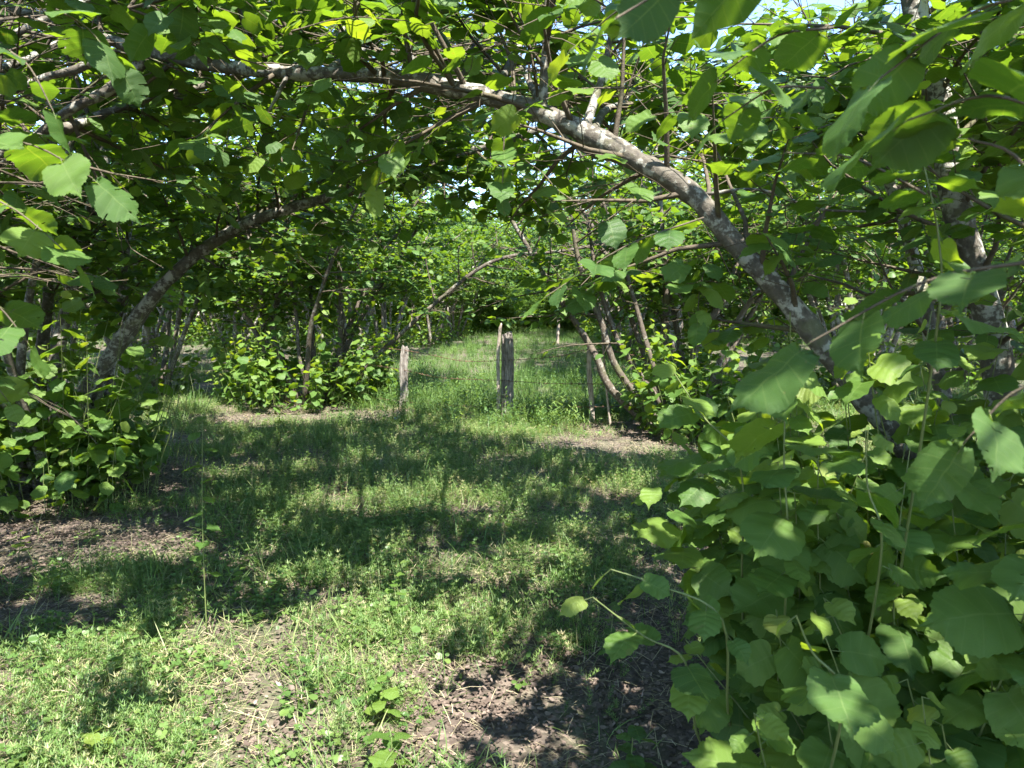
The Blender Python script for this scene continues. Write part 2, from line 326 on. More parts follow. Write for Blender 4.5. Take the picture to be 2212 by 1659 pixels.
BUILDS = []
class Hazel:                                       # gathers stems, branches and leaves in world coordinates
    def __init__(s, seed): s.rng = np.random.default_rng(seed); s.stems = []; s.branches = []; s.shoots = []; s.fol = Foliage(); s.bias = np.zeros(3)
    def tints(s, n, lo=0.0, hi=0.78): return s.rng.uniform(lo, hi, n)
    def leaves_along(s, pts, spacing, size, flat=0.33, t0=0.12, tint=(0.0, 0.78), tipbright=0.0, droop=0.28, keep=1.0):
        rng = s.rng; seg = np.linalg.norm(np.diff(pts, axis=0), axis=1); L = np.concatenate([[0], np.cumsum(seg)])
        n = max(2, int(L[-1] * (1 - t0) / spacing)); q = np.linspace(t0 * L[-1], L[-1], n) + rng.normal(0, spacing * 0.15, n)
        q = np.clip(q, 0, L[-1]); p = np.stack([np.interp(q, L, pts[:, k]) for k in range(3)], -1)
        tan = np.stack([np.interp(q, L, np.gradient(pts[:, k], L + np.arange(len(L)) * 1e-9)) for k in range(3)], -1); tan = unit(tan)
        side = unit(np.cross(tan, UP) + 1e-6) * np.where(np.arange(n) % 2 == 0, 1, -1)[:, None]
        d = side * 0.85 + tan * rng.uniform(0.2, 0.8, (n, 1)) + rng.normal(0, 0.22, (n, 3)); d[:, 2] -= rng.uniform(0, 2 * droop, n); d[-1] = tan[-1] + np.array((0, 0, -0.3))
        d = unit(d); nn = UP + rng.normal(0, flat, (n, 3)) + 0.15 * d
        sz = size * rng.uniform(0.65, 1.15, n); ti = rng.uniform(*tint, n)
        if tipbright: w = np.linspace(0, 1, n) ** 3; ti = ti * (1 - w) + (0.80 + 0.14 * rng.random(n)) * w; sz = sz * (1 - 0.45 * w)
        s.fol.add(p + d * 0.016, d, nn, sz, ti)
    def curve(s, p0, d0, length, segs, wander=0.1, grav=0.0):
        rng = s.rng; p = [np.asarray(p0, float)]; d = unit(d0); st = length / segs
        for _ in range(segs):
            d = unit(d + rng.normal(0, wander, 3) + np.array((0, 0, grav))); p.append(p[-1] + d * st)
        return np.array(p)
    def leafy_branch(s, p0, d0, length, r0, leaf=0.108, twig_gap=0.072):
        rng = s.rng; segs = max(3, int(length / 0.2)); b = s.curve(p0, d0, length, segs, 0.13, -0.02)
        s.branches.append((b, np.linspace(r0, 0.0022, len(b)), 5 if r0 > 0.012 else 4))
        L = np.linspace(0, 1, len(b)); n = max(2, int(length * 0.88 / twig_gap))
        for k, q in enumerate(np.linspace(0.12, 1.0, n)):
            p = np.array([np.interp(q, L, b[:, c]) for c in range(3)]); i = min(int(q * (len(b) - 1)), len(b) - 2); t = unit(b[i + 1] - b[i])
            sd = unit(np.cross(t, UP) + 1e-6) * (1 if k % 2 else -1)
            d = unit(sd * 0.8 + t * 0.7 + rng.normal(0, 0.25, 3) + np.array((0, 0, rng.uniform(-0.15, 0.25))))
            tw = s.curve(p, d, rng.uniform(0.18, 0.42) * (1.1 - 0.35 * q), 3, 0.12, -0.03)
            s.branches.append((tw, np.linspace(0.0030, 0.0014, len(tw)), 3))
            s.leaves_along(tw, 0.046, leaf, tipbright=0.5 if rng.random() < 0.22 else 0.0)
    def dress_stem(s, pts, rad, start=0.33, gap=0.22, blen=(0.6, 1.5), leaf=0.108, up=0.25):
        gap = gap * 0.55; start = start * 0.85
        rng = s.rng; seg = np.linalg.norm(np.diff(pts, axis=0), axis=1); L = np.concatenate([[0], np.cumsum(seg)]); q = start * L[-1]; az = rng.uniform(0, 6.28)
        while q < L[-1]:
            p = np.array([np.interp(q, L, pts[:, c]) for c in range(3)]); i = min(np.searchsorted(L, q), len(pts) - 1); t = unit(pts[i] - pts[i - 1])
            az += 2.4 + rng.normal(0, 0.3); a = unit(np.cross(t, np.array((0.3, 0.5, 0.8)))); b = np.cross(t, a)
            d = a * cos(az) + b * sin(az); d = unit(d * 0.9 + t * 0.35 + UP * up); f = q / L[-1]
            s.leafy_branch(p, d, rng.uniform(*blen) * (1.15 - 0.5 * f), min(0.014, 0.5 * np.interp(q, L, rad)), leaf)
            q += gap * rng.uniform(0.7, 1.3)
        s.leafy_branch(pts[-1], unit(pts[-1] - pts[-2]), 0.7, min(0.010, rad[-1]), leaf)
    def grow_stem(s, base, az, tilt, length, r0, arch=0.045, **kw):
        rng = s.rng; d = np.array((sin(tilt) * cos(az), sin(tilt) * sin(az), cos(tilt))); out = np.array((cos(az), sin(az), 0)); p = [np.asarray(base, float)]; n = 16
        for k in range(n):
            d = unit(d + out * arch * (k / n) * 2 + rng.normal(0, 0.05, 3)); p.append(p[-1] + d * length / n)
        p = np.array(p); rad = r0 * np.linspace(1, 0.22, len(p)) * (1 + 0.05 * rng.normal(size=len(p))); rad[0] *= 1.25
        s.stems.append((p, rad)); s.dress_stem(p, rad, **kw)
    def suckers(s, base, n, radius, hmin, hmax, leaf=0.095, lean=(0, 0), gap=0.062):
        rng = s.rng
        for _ in range(n):
            r = radius * math.sqrt(rng.random()); a = rng.uniform(0, 6.28); o = np.array((cos(a), sin(a), 0))
            p0 = np.asarray(base) + o * r * 0.75; p0[2] = float(ground_z(p0[0], p0[1])) - 0.02; h = rng.uniform(hmin, hmax) * (1.1 - 0.45 * r / radius)
            s.shoot(p0, unit(UP + o * rng.uniform(0.05, 0.45) + np.array((lean[0], lean[1], 0)) * rng.random()), h, leaf, gap)
    def shoot(s, p0, d0, h, leaf=0.095, gap=0.062, path=None, t0=0.14):
        rng = s.rng; b = s.curve(p0, d0, h, 7, 0.05, 0.01) if path is None else path
        s.shoots.append((b, np.linspace(0.0045, 0.0016, len(b)), 4))
        L = np.concatenate([[0], np.cumsum(np.linalg.norm(np.diff(b, axis=0), axis=1))]); n = max(4, int(L[-1] * (1 - t0) / gap)); q = np.linspace(t0, 1.0, n) * L[-1]
        p = np.stack([np.interp(q, L, b[:, k]) for k in range(3)], -1); a = rng.uniform(0, 6.28) + np.arange(n) * 2.5 + rng.normal(0, 0.4, n)
        o = np.stack([np.cos(a), np.sin(a), np.zeros(n)], -1); d = o + np.array((0, 0, 1.0)) * rng.uniform(-0.8, 0.05, (n, 1)) + rng.normal(0, 0.1, (n, 3)) + s.bias
        nn = UP * 0.75 + o * 0.5 + s.bias + rng.normal(0, 0.24, (n, 3)); w = np.linspace(0, 1, n)
        sz = leaf * rng.uniform(0.55, 1.22, n) * (0.85 + 0.5 * np.sin(w * 2.6)); sz[-2:] *= 0.55
        ti = rng.uniform(0.12, 0.8, n) * (1 - w ** 4) + w ** 4 * rng.uniform(0.80, 0.965, n)
        if rng.random() < 0.04: ti[-1] = 0.985
        s.fol.add(p + unit(d) * 0.022, d, nn, sz, ti)
    def build(s, root, templates, crown_mat, singles=0, near=None, bark=None):
        o = np.array(root.location); bark = bark or M_bark
        for p, r in s.stems:
            S = Shape(); S.add(*tube_arrays(p - o, r, 10, 0.05, s.rng)); obj('stem', S.mesh('stem', bark), root)
        if s.branches:
            S = Shape()
            for p, r, k in s.branches: S.add(*tube_arrays(p - o, r, k, 0, None, False))
            obj('branches', S.mesh('branches', M_twig), root, 'stuff')
        P_, D_, S_ = s.fol.P, s.fol.D, s.fol.S; nearby = np.nonzero((np.linalg.norm(P_ - CAM, axis=1) < 5.5) & (P_[:, 1] > 0.3))[0]
        if len(nearby):
            S = Shape()
            for i in nearby: S.add(*tube_arrays(np.array([P_[i] - D_[i] * 0.024, P_[i] + D_[i] * 0.08 * S_[i]]) - o, 0.0011, 3, 0, None, False))
            obj('leaf_stalks', S.mesh('leaf_stalks', M_shoot), root, 'stuff')
        if s.shoots:
            S = Shape()
            for p, r, k in s.shoots: S.add(*tube_arrays(p - o, r, k, 0, None, False))
            obj('basal_shoots', S.mesh('basal_shoots', M_shoot), root, 'stuff')
        f = s.fol; px, py, dep = project(f.P); seen = (dep > 0.3) & (px > -60) & (px < 2270) & (py > -60) & (py < 1720)
        one = np.zeros(len(f.P), bool)
        if singles:
            score = np.where(seen, f.S / np.maximum(dep, 0.3), 0); one[np.argsort(-score)[:singles]] = True; one &= seen
            for i in np.nonzero(one)[0]:
                ms = HERO_MESH if dep[i] < 3.2 else SINGLE_MESH
                l = obj('leaf', ms[int(s.rng.integers(len(ms)))], root); Fm = frames(f.D[i:i + 1], f.N[i:i + 1])[0] * f.S[i]
                M = Matrix.Identity(4)
                for a in range(3):
                    for b in range(3): M[a][b] = Fm[a, b]
                    M[a][3] = f.P[i, a] - o[a]
                l.matrix_basis = M; l['tint'] = float(f.T[i])
        rest = Foliage(); rest.P, rest.D, rest.N, rest.S, rest.T = f.P, f.D, f.N, f.S, f.T
        rest.keep(~one); S = Shape(); dd = np.linalg.norm(rest.P - CAM, axis=1); vis = seen[~one]; close = vis & (dd < 3.4) & (near is not None)
        for sel, tp in ((close, near), (vis & ~close, templates), (~vis, T_FAR)):
            part = Foliage(); part.P, part.D, part.N, part.S, part.T = rest.P, rest.D, rest.N, rest.S, rest.T; part.keep(sel); part.fill(S, tp, s.rng, o)
        print('leaves', root['label'][:30], len(f.P), 'shown', int(seen.sum()))
        obj('crown', S.mesh('crown', crown_mat), root, 'stuff')

# ------------------------------------------------------------------ gaps cut into the canopy to let sun onto chosen patches of grass
GAPS = [  # world ellipses on the ground: picture centre, half width and half depth in metres
    (400, 1545, 1.15, 0.36), (150, 1480, 1.0, 0.42), (60, 1600, 0.9, 0.4), (640, 1480, 0.75, 0.30), (420, 1620, 1.0, 0.3), (560, 1400, 0.8, 0.30), (760, 1390, 0.5, 0.25),
    (100, 1180, 1.05, 0.55), (870, 1085, 0.9, 0.42), (1000, 1448, 0.2, 0.12), (1090, 1470, 0.16, 0.1), (1155, 1432, 0.14, 0.1), (1060, 1510, 0.12, 0.08), (1240, 1478, 0.1, 0.09), (1330, 1060, 0.3, 0.25), (1090, 1215, 0.55, 0.32), (1220, 930, 1.45, 0.85), (640, 915, 0.9, 0.3), (840, 1180, 0.16, 0.1),
    (1040, 1450, 0.26, 0.16), (860, 1330, 0.5, 0.26), (1350, 960, 0.7, 0.6), (400, 870, 0.8, 0.5), (1100, 770, 2.2, 4.5), (1230, 1480, 0.07, 0.08), (700, 1250, 0.35, 0.16), (950, 1480, 0.16, 0.12)]
GAPW = [(*on_ground(a, b)[:2], w, h) for a, b, w, h in GAPS] + [(-3.75, 5.75, 0.75, 0.5), (-3.2, 11.3, 1.6, 0.5), (-0.1, 12.3, 1.5, 2.0)]
mg = np.random.default_rng(17)
GAPW += [(mg.uniform(-5, 3.5), mg.uniform(1.8, 10), mg.uniform(0.07, 0.2), mg.uniform(0.06, 0.17)) for _ in range(300)]  # random small gaps added to make sun flecks
WINDOW = [(260, 1700), (300, 1000), (330, 800), (440, 680), (560, 590), (760, 600), (900, 560), (1150, 560), (1230, 690), (1400, 720), (1440, 930), (1300, 1080), (1380, 1200), (1260, 1400), (1400, 1700)]
def open_up(hz, strength=0.93, near=1.25, window_depth=8.5):
    f = hz.fol.pack(); P = f.P; rng = hz.rng; k = P[:, 2] / SUN[2]; x = P[:, 0] - SUN[0] * k; y = P[:, 1] - SUN[1] * k
    lit = np.zeros(len(P), bool)
    for gx_, gy_, w, h in GAPW:
        wob = 0.22 * np.sin(7 * x / max(w, .3) + 3 * gy_) * np.cos(6 * y / max(h, .3) + gx_); lit |= (((x - gx_) / w) ** 2 + ((y - gy_) / h) ** 2) < 1 + wob
    drop = lit & (rng.random(len(P)) < strength)
    px, py, dep = project(P); drop |= (dep > 0) & (dep < window_depth) & in_poly(px, py, WINDOW)
    if near: drop |= (np.linalg.norm(P - CAM, axis=1) < near)
    f.keep(~drop)
def prune_twigs(hz, near=1.25, window_depth=8.5):
    def ok(b):
        px, py, dep = project(b[0]); inside = (dep > 0) & (dep < window_depth) & in_poly(px, py, WINDOW)
        return not inside.any() and np.linalg.norm(b[0] - CAM, axis=1).min() > near
    hz.branches = [b for b in hz.branches if ok(b)]

# ------------------------------------------------------------------ the leaning hazel in the right foreground
BA = np.array((2.25, 3.0, 0.0)); A = Hazel(101); r = A.rng
arch = smooth_path([BA + (-0.05, 0, -0.05), at(2120, 1230, 3.0), at(2010, 1050, 3.0), at(1925, 930, 3.0), at(1800, 775, 3.0), at(1700, 650, 3.0), at(1600, 540, 3.02), at(1490, 415, 3.05),
    at(1380, 350, 3.1), at(1280, 295, 3.15), at(1180, 248, 3.2), at(1080, 215, 3.25), at(960, 187, 3.3), at(830, 165, 3.35), at(680, 158, 3.4), at(560, 152, 3.45), at(430, 137, 3.5), at(320, 110, 3.5), at(220, 82, 3.55), at(60, 30, 3.7), at(-120, -30, 3.8)], 5)
rad_arch = np.interp(np.linspace(0, 1, len(arch)), [0, 0.15, 0.35, 0.55, 0.72, 0.85, 1.0], [0.060, 0.046, 0.043, 0.038, 0.031, 0.028, 0.018]) * (1 + 0.018 * r.normal(size=len(arch)))
for q in r.uniform(0.1, 0.95, 13): rad_arch *= 1 + r.uniform(0.08, 0.22) * np.exp(-((np.linspace(0, 1, len(arch)) - q) / 0.011) ** 2)
A.stems.append((arch, rad_arch)); A.dress_stem(arch, rad_arch, start=0.33, gap=0.17, blen=(0.5, 1.1), up=0.35)
trunk = smooth_path([BA + (0.1, 0.3, -0.05), at(2160, 850, 3.35), at(2110, 600, 3.35), at(2062, 430, 3.35), at(2040, 260, 3.4), at(1990, 80, 3.4), at(1950, -120, 3.5), at(1900, -420, 3.6)], 5)
rt = np.linspace(0.070, 0.045, len(trunk)) * (1 + 0.03 * r.normal(size=len(trunk))); A.stems.append((trunk, rt)); A.dress_stem(trunk, rt, start=0.42, gap=0.2, blen=(0.6, 1.4))
def side_limb(hz, pts, r0, r1, dress=True, per=5, **kw):
    p = smooth_path(pts, per); rr = np.linspace(r0, r1, len(p)); hz.stems.append((p, rr))
    if dress: hz.dress_stem(p, rr, **kw)
side_limb(A, [at(325, 112, 3.5), at(285, 155, 3.5), at(225, 200, 3.52), at(150, 238, 3.55), at(60, 310, 3.6), at(-60, 400, 3.7)], 0.030, 0.018, start=0.5, gap=0.25, blen=(0.4, 0.8))
side_limb(A, [at(300, 95, 3.5), at(295, 30, 3.5), at(350, 5, 3.5), at(420, -30, 3.5)], 0.020, 0.014, False)
side_limb(A, [at(230, 85, 3.55), at(215, 118, 3.55), at(165, 150, 3.55), at(90, 170, 3.6), at(-40, 230, 3.6)], 0.026, 0.014, False)
side_limb(A, [at(1172, 245, 3.2), at(1176, 150, 3.2), at(1182, 40, 3.2), at(1188, -140, 3.2)], 0.020, 0.014, start=0.3, gap=0.2, blen=(0.4, 0.8))
side_limb(A, [at(1265, 275, 3.15), at(1285, 215, 3.2), at(1305, 150, 3.25), at(1330, 20, 3.3)], 0.022, 0.012, start=0.4, gap=0.2, blen=(0.4, 0.8))
side_limb(A, [at(620, 165, 3.4), at(600, 205, 3.4), at(580, 240, 3.4)], 0.012, 0.006, False)
side_limb(A, [at(770, 165, 3.35), at(740, 120, 3.35), at(735, 80, 3.4), at(770, -20, 3.5)], 0.016, 0.010, start=0.4, gap=0.2, blen=(0.4, 0.8))
side_limb(A, [at(1185, 260, 3.2), at(1250, 320, 3.2), at(1330, 345, 3.25), at(1440, 335, 3.3)], 0.012, 0.006, start=0.3, gap=0.2, blen=(0.3, 0.6))
side_limb(A, [at(1520, 420, 3.05), at(1640, 410, 3.0), at(1760, 450, 2.9), at(1870, 457, 2.85)], 0.008, 0.004, False)
A.grow_stem(BA + (0.25, 0.1, -0.03), 0.2, 0.22, 4.6, 0.05, gap=0.26)
A.grow_stem(BA + (0.2, -0.1, -0.03), -0.7, 0.30, 4.3, 0.045, gap=0.26)
A.grow_stem(BA + (0.0, 0.2, -0.03), 1.7, 0.18, 4.6, 0.05, gap=0.26)
A.grow_stem(BA + (-0.1, -0.15, -0.03), -2.3, 0.30, 4.2, 0.045, start=0.5, gap=0.22)
for q, az in ((0.45, 1.25), (0.50, 1.65), (0.56, 1.3), (0.62, 1.75), (0.69, 1.5), (0.76, 1.9), (0.84, 1.4)):
    A.grow_stem(arch[int(q * len(arch))], az, 1.05, 3.1, 0.02, arch=0.02, start=0.12, gap=0.26, blen=(0.5, 1.1))
open_up(A, 0.97, 1.35); prune_twigs(A, 1.35)
ARCH_LOW = [(1440, 320), (1580, 430), (1680, 560), (1780, 680), (1900, 850), (2010, 980), (1930, 1020), (1810, 880), (1690, 760), (1580, 600), (1440, 450)]
ARCH_TOP = [(1700, 640), (1480, 440), (1300, 325), (1080, 240), (960, 212), (680, 180), (320, 135), (320, 90), (680, 135), (960, 165), (1100, 195), (1300, 265), (1500, 385), (1720, 610)]
px, py, dep = project(A.fol.P); A.fol.keep(~((in_poly(px, py, ARCH_TOP) & (r.random(len(px)) < 0.8)) | (in_poly(px, py, ARCH_LOW) & (r.random(len(px)) < 0.95))) & (dep < 3.4))
# low bushy growth round its foot
LOW = Hazel(102); r2 = LOW.rng; LOW.bias = np.array((-0.28, -0.38, 0.0))
for k in range(150):
    b = np.array((r2.uniform(0.75, 2.6), r2.uniform(1.65, 3.1), 0)); b[0] = max(b[0], 0.38 * b[1]); b[2] = ground_z(b[0], b[1]) - 0.02
    LOW.shoot(b, unit((r2.uniform(-0.45, 0.15), r2.uniform(-0.5, 0.15), 1)), r2.uniform(0.6, 1.75), 0.105, 0.05)
for k in range(40):
    b = np.array((r2.uniform(0.95, 1.7), r2.uniform(1.55, 2.1), 0)); b[2] = ground_z(b[0], b[1]) - 0.02
    LOW.shoot(b, unit((r2.uniform(-0.75, -0.1), r2.uniform(-0.25, 0.15), 1)), r2.uniform(0.4, 1.0), 0.105, 0.05)
f = LOW.fol.pack(); px, py, dep = project(f.P)
ALLOW = [(1430, 1760), (1360, 1580), (1285, 1400), (1340, 1300), (1420, 1190), (1300, 1090), (1480, 1010), (1450, 850), (1560, 780), (1640, 690), (1540, 560), (1520, 430), (1900, 250), (2800, 200), (2800, 2600), (1400, 2600)]
ARCHBAND = [(1440, 320), (1560, 430), (1660, 560), (1760, 680), (1880, 850), (1990, 980), (1940, 1020), (1820, 880), (1700, 760), (1590, 600), (1450, 450)]
keep = in_poly(px, py, ALLOW) & (np.linalg.norm(f.P - CAM, axis=1) > 1.12) & (dep > 0.3)
keep &= ~(in_poly(px, py, ARCHBAND) & (dep < 3.1) & (r2.random(len(px)) < 0.985))
f.keep(keep)
def shoot_ok(b):
    px, py, dep = project(b[0]); return in_poly(px, py, ALLOW)[1:].all() and np.linalg.norm(b[0] - CAM, axis=1).min() > 1.1
LOW.shoots = [b for b in LOW.shoots if shoot_ok(b)]
for x_ in (f.P, f.D, f.N, f.S, f.T): pass
# single sprays close to the lens: start, end, leaves, size, tint range
SPRAYS = [((2280, -20, 1.15), (1900, 170, 1.1), 7, 0.115, (0.1, 0.6)), ((2290, 250, 1.05), (1960, 260, 1.0), 5, 0.12, (0.0, 0.5)), ((1720, -90, 1.15), (1330, 40, 1.0), 5, 0.11, (0.0, 0.4)),
    ((2290, 470, 1.0), (2090, 300, 1.05), 4, 0.115, (0.5, 0.85)), ((2260, 560, 1.0), (1750, 740, 1.05), 6, 0.125, (0.0, 0.25)), ((2290, 820, 1.05), (2080, 960, 1.1), 4, 0.12, (0.1, 0.5)),
    ((-90, 400, 1.8), (160, 560, 1.8), 9, 0.10, (0.3, 0.8)), ((-60, 300, 1.6), (200, 385, 1.7), 5, 0.115, (0.2, 0.7)), ((20, 110, 1.8), (115, 240, 1.8), 4, 0.10, (0.0, 0.3)), ((-60, 640, 1.7), (60, 740, 1.7), 5, 0.09, (0.2, 0.6)),
    ((1520, 470, 2.1), (1180, 640, 2.0), 10, 0.098, (0.0, 0.6)), ((1350, 190, 2.5), (1120, 240, 2.5), 6, 0.105, (0.5, 0.9)), ((870, 290, 2.7), (815, 400, 2.7), 5, 0.10, (0.5, 0.85)),
    ((1090, 280, 2.6), (1085, 420, 2.6), 6, 0.095, (0.1, 0.6)), ((620, 70, 2.6), (880, 45, 2.6), 8, 0.10, (0.4, 0.9)), ((1800, 60, 1.5), (1560, 160, 1.5), 6, 0.10, (0.1, 0.6)), ((1780, 190, 1.5), (1560, 260, 1.5), 5, 0.10, (0.1, 0.6)),
    ((2000, 420, 1.5), (1700, 330, 1.6), 7, 0.10, (0.0, 0.5)), ((1480, -40, 1.9), (1230, 110, 2.0), 6, 0.10, (0.5, 0.9)), ((500, -30, 2.4), (330, 60, 2.4), 6, 0.11, (0.1, 0.5)), ((120, 20, 2.0), (260, 150, 2.1), 6, 0.11, (0.1, 0.5))]
def add_leaves(hz, q):
    f2 = hz.fol
    for c in 'PDN': setattr(f2, c, np.vstack([getattr(f2, c), getattr(q, c)]))
    f2.S = np.append(f2.S, q.S); f2.T = np.append(f2.T, q.T)
def spray(hz, a, b, n, size, tint):
    p0, p1 = at(*a), at(*b); mid = (p0 + p1) / 2 + np.array((0, 0, 0.03)); path = smooth_path([p0, mid, p1], 4)
    hz.branches.append((path, np.linspace(0.0032, 0.0016, len(path)), 5)); L = np.linalg.norm(p1 - p0)
    H = Hazel(int(abs(a[0]) * 7 + abs(a[1]))); H.leaves_along(path, L / n, size, 0.30, 0.08, tint, 0.0, 0.25); add_leaves(hz, H.fol.pack())
OVER_LEFT = [q for q in SPRAYS if q[0][0] < 150]; OVER_RIGHT = [q for q in SPRAYS if q[0][0] > 1700 and q[0][1] < 500]
for q in SPRAYS:
    if q not in OVER_LEFT and q not in OVER_RIGHT: spray(A, *q)
UPRIGHT = [((2025, 700, 1.55), (1990, 330, 1.55), 0.095), ((1702, 1170, 1.75), (1698, 800, 1.75), 0.11), ((1905, 1180, 1.6), (1870, 930, 1.6), 0.10),     ((1600, 1010, 2.0), (1440, 780, 2.05), 0.10), ((1560, 1340, 1.6), (1320, 1230, 1.65), 0.095), ((1480, 1430, 1.6), (1280, 1290, 1.6), 0.10), ((1820, 1500, 1.35), (1720, 1330, 1.3), 0.105)]
for a, b, size in UPRIGHT:
    p0, p1 = at(*a), at(*b); base = np.array((p0[0] + 0.3, p0[1] + 0.75, 0.0)); path = smooth_path([base, base * 0.35 + p0 * 0.65 + (0, 0, -0.08), p0, (p0 + p1) / 2 + r2.normal(0, 0.012, 3), p1], 5)
    H = Hazel(int(a[0] + 3 * a[1])); H.bias = np.array((-0.1, -0.35, 0)); H.shoot(None, None, 0, size, 0.05, path, 1 - 1.25 * np.linalg.norm(p1 - p0) / np.linalg.norm(np.diff(path, axis=0), axis=1).sum())
    LOW.shoots += [(path, np.linspace(0.0045, 0.0016, len(path)), 5)]; add_leaves(A, H.fol.pack())
f2 = A.fol; f2.P = np.vstack([f2.P, f.P]); f2.D = np.vstack([f2.D, f.D]); f2.N = np.vstack([f2.N, f.N]); f2.S = np.append(f2.S, f.S); f2.T = np.append(f2.T, f.T)
A.shoots += LOW.shoots

# ------------------------------------------------------------------ the hazel with the arching stem at the left edge
BB = np.array((-3.95, 6.2, 0.0)); B = Hazel(201); r = B.rng
side_limb(B, [BB + (0.05, 0, -0.05), at(175, 875, 6.2), at(235, 770, 6.2), at(310, 665, 6.2), at(400, 570, 6.2), at(500, 500, 6.2), at(610, 455, 6.2), at(740, 418, 6.2), at(870, 380, 6.2), at(990, 335, 6.2), at(1150, 285, 6.2), at(1300, 220, 6.3)], 0.066, 0.026, start=0.42, gap=0.2, blen=(0.5, 1.2))
side_limb(B, [BB + (0.15, 0.25, -0.05), at(210, 840, 6.5), at(285, 715, 6.5), at(370, 600, 6.5), at(460, 520, 6.5), at(600, 440, 6.5), at(700, 380, 6.6), at(800, 280, 6.7), at(900, 120, 6.9)], 0.058, 0.022, start=0.5, gap=0.24)
side_limb(B, [BB + (-0.1, 0.05, -0.05), at(118, 820, 6.2), at(142, 680, 6.2), at(178, 520, 6.2), at(212, 400, 6.2), at(240, 270, 6.2), at(265, 180, 6.2), at(290, 60, 6.2), at(330, -150, 6.3)], 0.062, 0.035, start=0.4, gap=0.22)
side_limb(B, [BB + (-0.2, 0.3, -0.05), at(90, 820, 6.6), at(105, 640, 6.6), at(112, 480, 6.6), at(110, 250, 6.6), at(90, -50, 6.7)], 0.062, 0.03, start=0.4, gap=0.24)
B.grow_stem(BB + (-0.3, 0, -0.03), 3.0, 0.35, 4.6, 0.05); B.grow_stem(BB + (0, -0.25, -0.03), -1.4, 0.30, 4.4, 0.045, start=0.45); B.grow_stem(BB + (0.1, 0.3, -0.03), 1.3, 0.3, 4.8, 0.05)
B.grow_stem(BB + (-0.1, -0.2, -0.03), -2.2, 0.35, 4.4, 0.045, start=0.45)
B.grow_stem(BB + (-0.25, -0.2, -0.03), -1.0, 0.36, 5.0, 0.04, start=0.5, gap=0.24)
open_up(B, 0.97, 1.6); prune_twigs(B)
B_ARCH = [(150, 900), (210, 760), (290, 650), (380, 550), (490, 470), (620, 425), (700, 405), (700, 445), (630, 475), (510, 530), (410, 600), (320, 700), (260, 790), (190, 910)]
for hz in (A, B):
    px, py, dep = project(hz.fol.P); hz.fol.keep(~(in_poly(px, py, B_ARCH) & (dep < 6.4) & (r.random(len(px)) < 0.85)))
    hz.branches = [b for b in hz.branches if not (b[1][0] > 0.004 and in_poly(*project(b[0])[:2], B_ARCH).mean() > 0.6 and project(b[0])[2].max() < 6.2)]
Blow = Hazel(202); Blow.suckers(BB + (0.1, -0.2, 0), 140, 1.25, 0.4, 2.1, 0.118); fb = Blow.fol.pack(); px, py, dep = project(fb.P)
ku = Blow.rng.random(len(px)); fb.keep(~(in_poly(px, py, B_ARCH) | (in_poly(px, py, [(-50, 200), (-50, 560), (90, 760), (180, 870), (350, 930), (360, 200)]) & (ku < 0.5)))); px, py, dep = project(fb.P)
Blow.shoots = [b for b in Blow.shoots if b[0][-1][2] < 1.8]
fb.keep(~in_poly(px, py, [(360, 500), (345, 960), (300, 1100), (330, 1300), (900, 1300), (900, 500)]))
B.fol.P = np.vstack([B.fol.P, fb.P]); B.fol.D = np.vstack([B.fol.D, fb.D]); B.fol.N = np.vstack([B.fol.N, fb.N]); B.fol.S = np.append(B.fol.S, fb.S); B.fol.T = np.append(B.fol.T, fb.T)
B.shoots += Blow.shoots
root = thing('hazel_tree', BB, 'hazel at the left edge, pale stem arching right above a dense leafy base', 'tree', 'hazel trees of the grove')
BUILDS.append((B, dict(root=root, templates=T_MID, crown_mat=M_leaf, singles=300)))

root = thing('hazel_tree', BA, 'leaning hazel in the right foreground, lichen-spotted trunk arching over the clearing, leafy to the ground', 'tree', 'hazel trees of the grove')
BUILDS.append((A, dict(root=root, templates=T_MID, crown_mat=M_leaf, singles=300, near=T_NEAR)))

# ------------------------------------------------------------------ mid-distance hazels either side of the fence, and the one that overhangs from the near left
BC = np.array((-3.45, 11.6, 0.0)); Cz = Hazel(301)
side_limb(Cz, [BC + (0.75, -0.1, -0.05), at(790, 795, 11.5), at(865, 722, 11.5), at(940, 655, 11.5), at(1035, 580, 11.5), at(1110, 552, 11.5), at(1230, 540, 11.5), at(1400, 505, 11.5)], 0.042, 0.022, start=0.35, gap=0.3, blen=(0.5, 1.0))
side_limb(Cz, [BC + (0, 0.0, -0.05), at(590, 730, 11.6), at(612, 590, 11.6), at(625, 480, 11.6), at(640, 330, 11.6), at(660, 150, 11.7)], 0.062, 0.03)
side_limb(Cz, [BC + (-0.1, 0.1, -0.05), at(575, 730, 11.6), at(565, 620, 11.6), at(540, 520, 11.6), at(500, 350, 11.6), at(470, 200, 11.6)], 0.055, 0.03)
side_limb(Cz, [BC + (0.5, 0.1, -0.05), at(735, 740, 11.7), at(735, 600, 11.7), at(722, 500, 11.7), at(715, 350, 11.7)], 0.05, 0.03)
side_limb(Cz, [BC + (0.3, -0.2, -0.05), at(650, 790, 11.3), at(640, 680, 11.3), at(622, 560, 11.3), at(610, 430, 11.3)], 0.032, 0.02, start=0.6)
Cz.grow_stem(BC + (-0.2, 0, 0), 3.1, 0.35, 4.8, 0.05); Cz.grow_stem(BC + (0.1, 0.2, 0), 1.5, 0.25, 5.0, 0.05); Cz.grow_stem(BC + (0.1, -0.2, 0), -1.2, 0.28, 4.6, 0.045, start=0.5)
Cz.grow_stem(BC + (0.3, 0.2, 0), 0.1, 0.40, 5.6, 0.05, start=0.4, gap=0.25); Cz.grow_stem(BC + (0.3, 0.4, 0), 0.6, 0.36, 5.6, 0.05, start=0.4, gap=0.25)
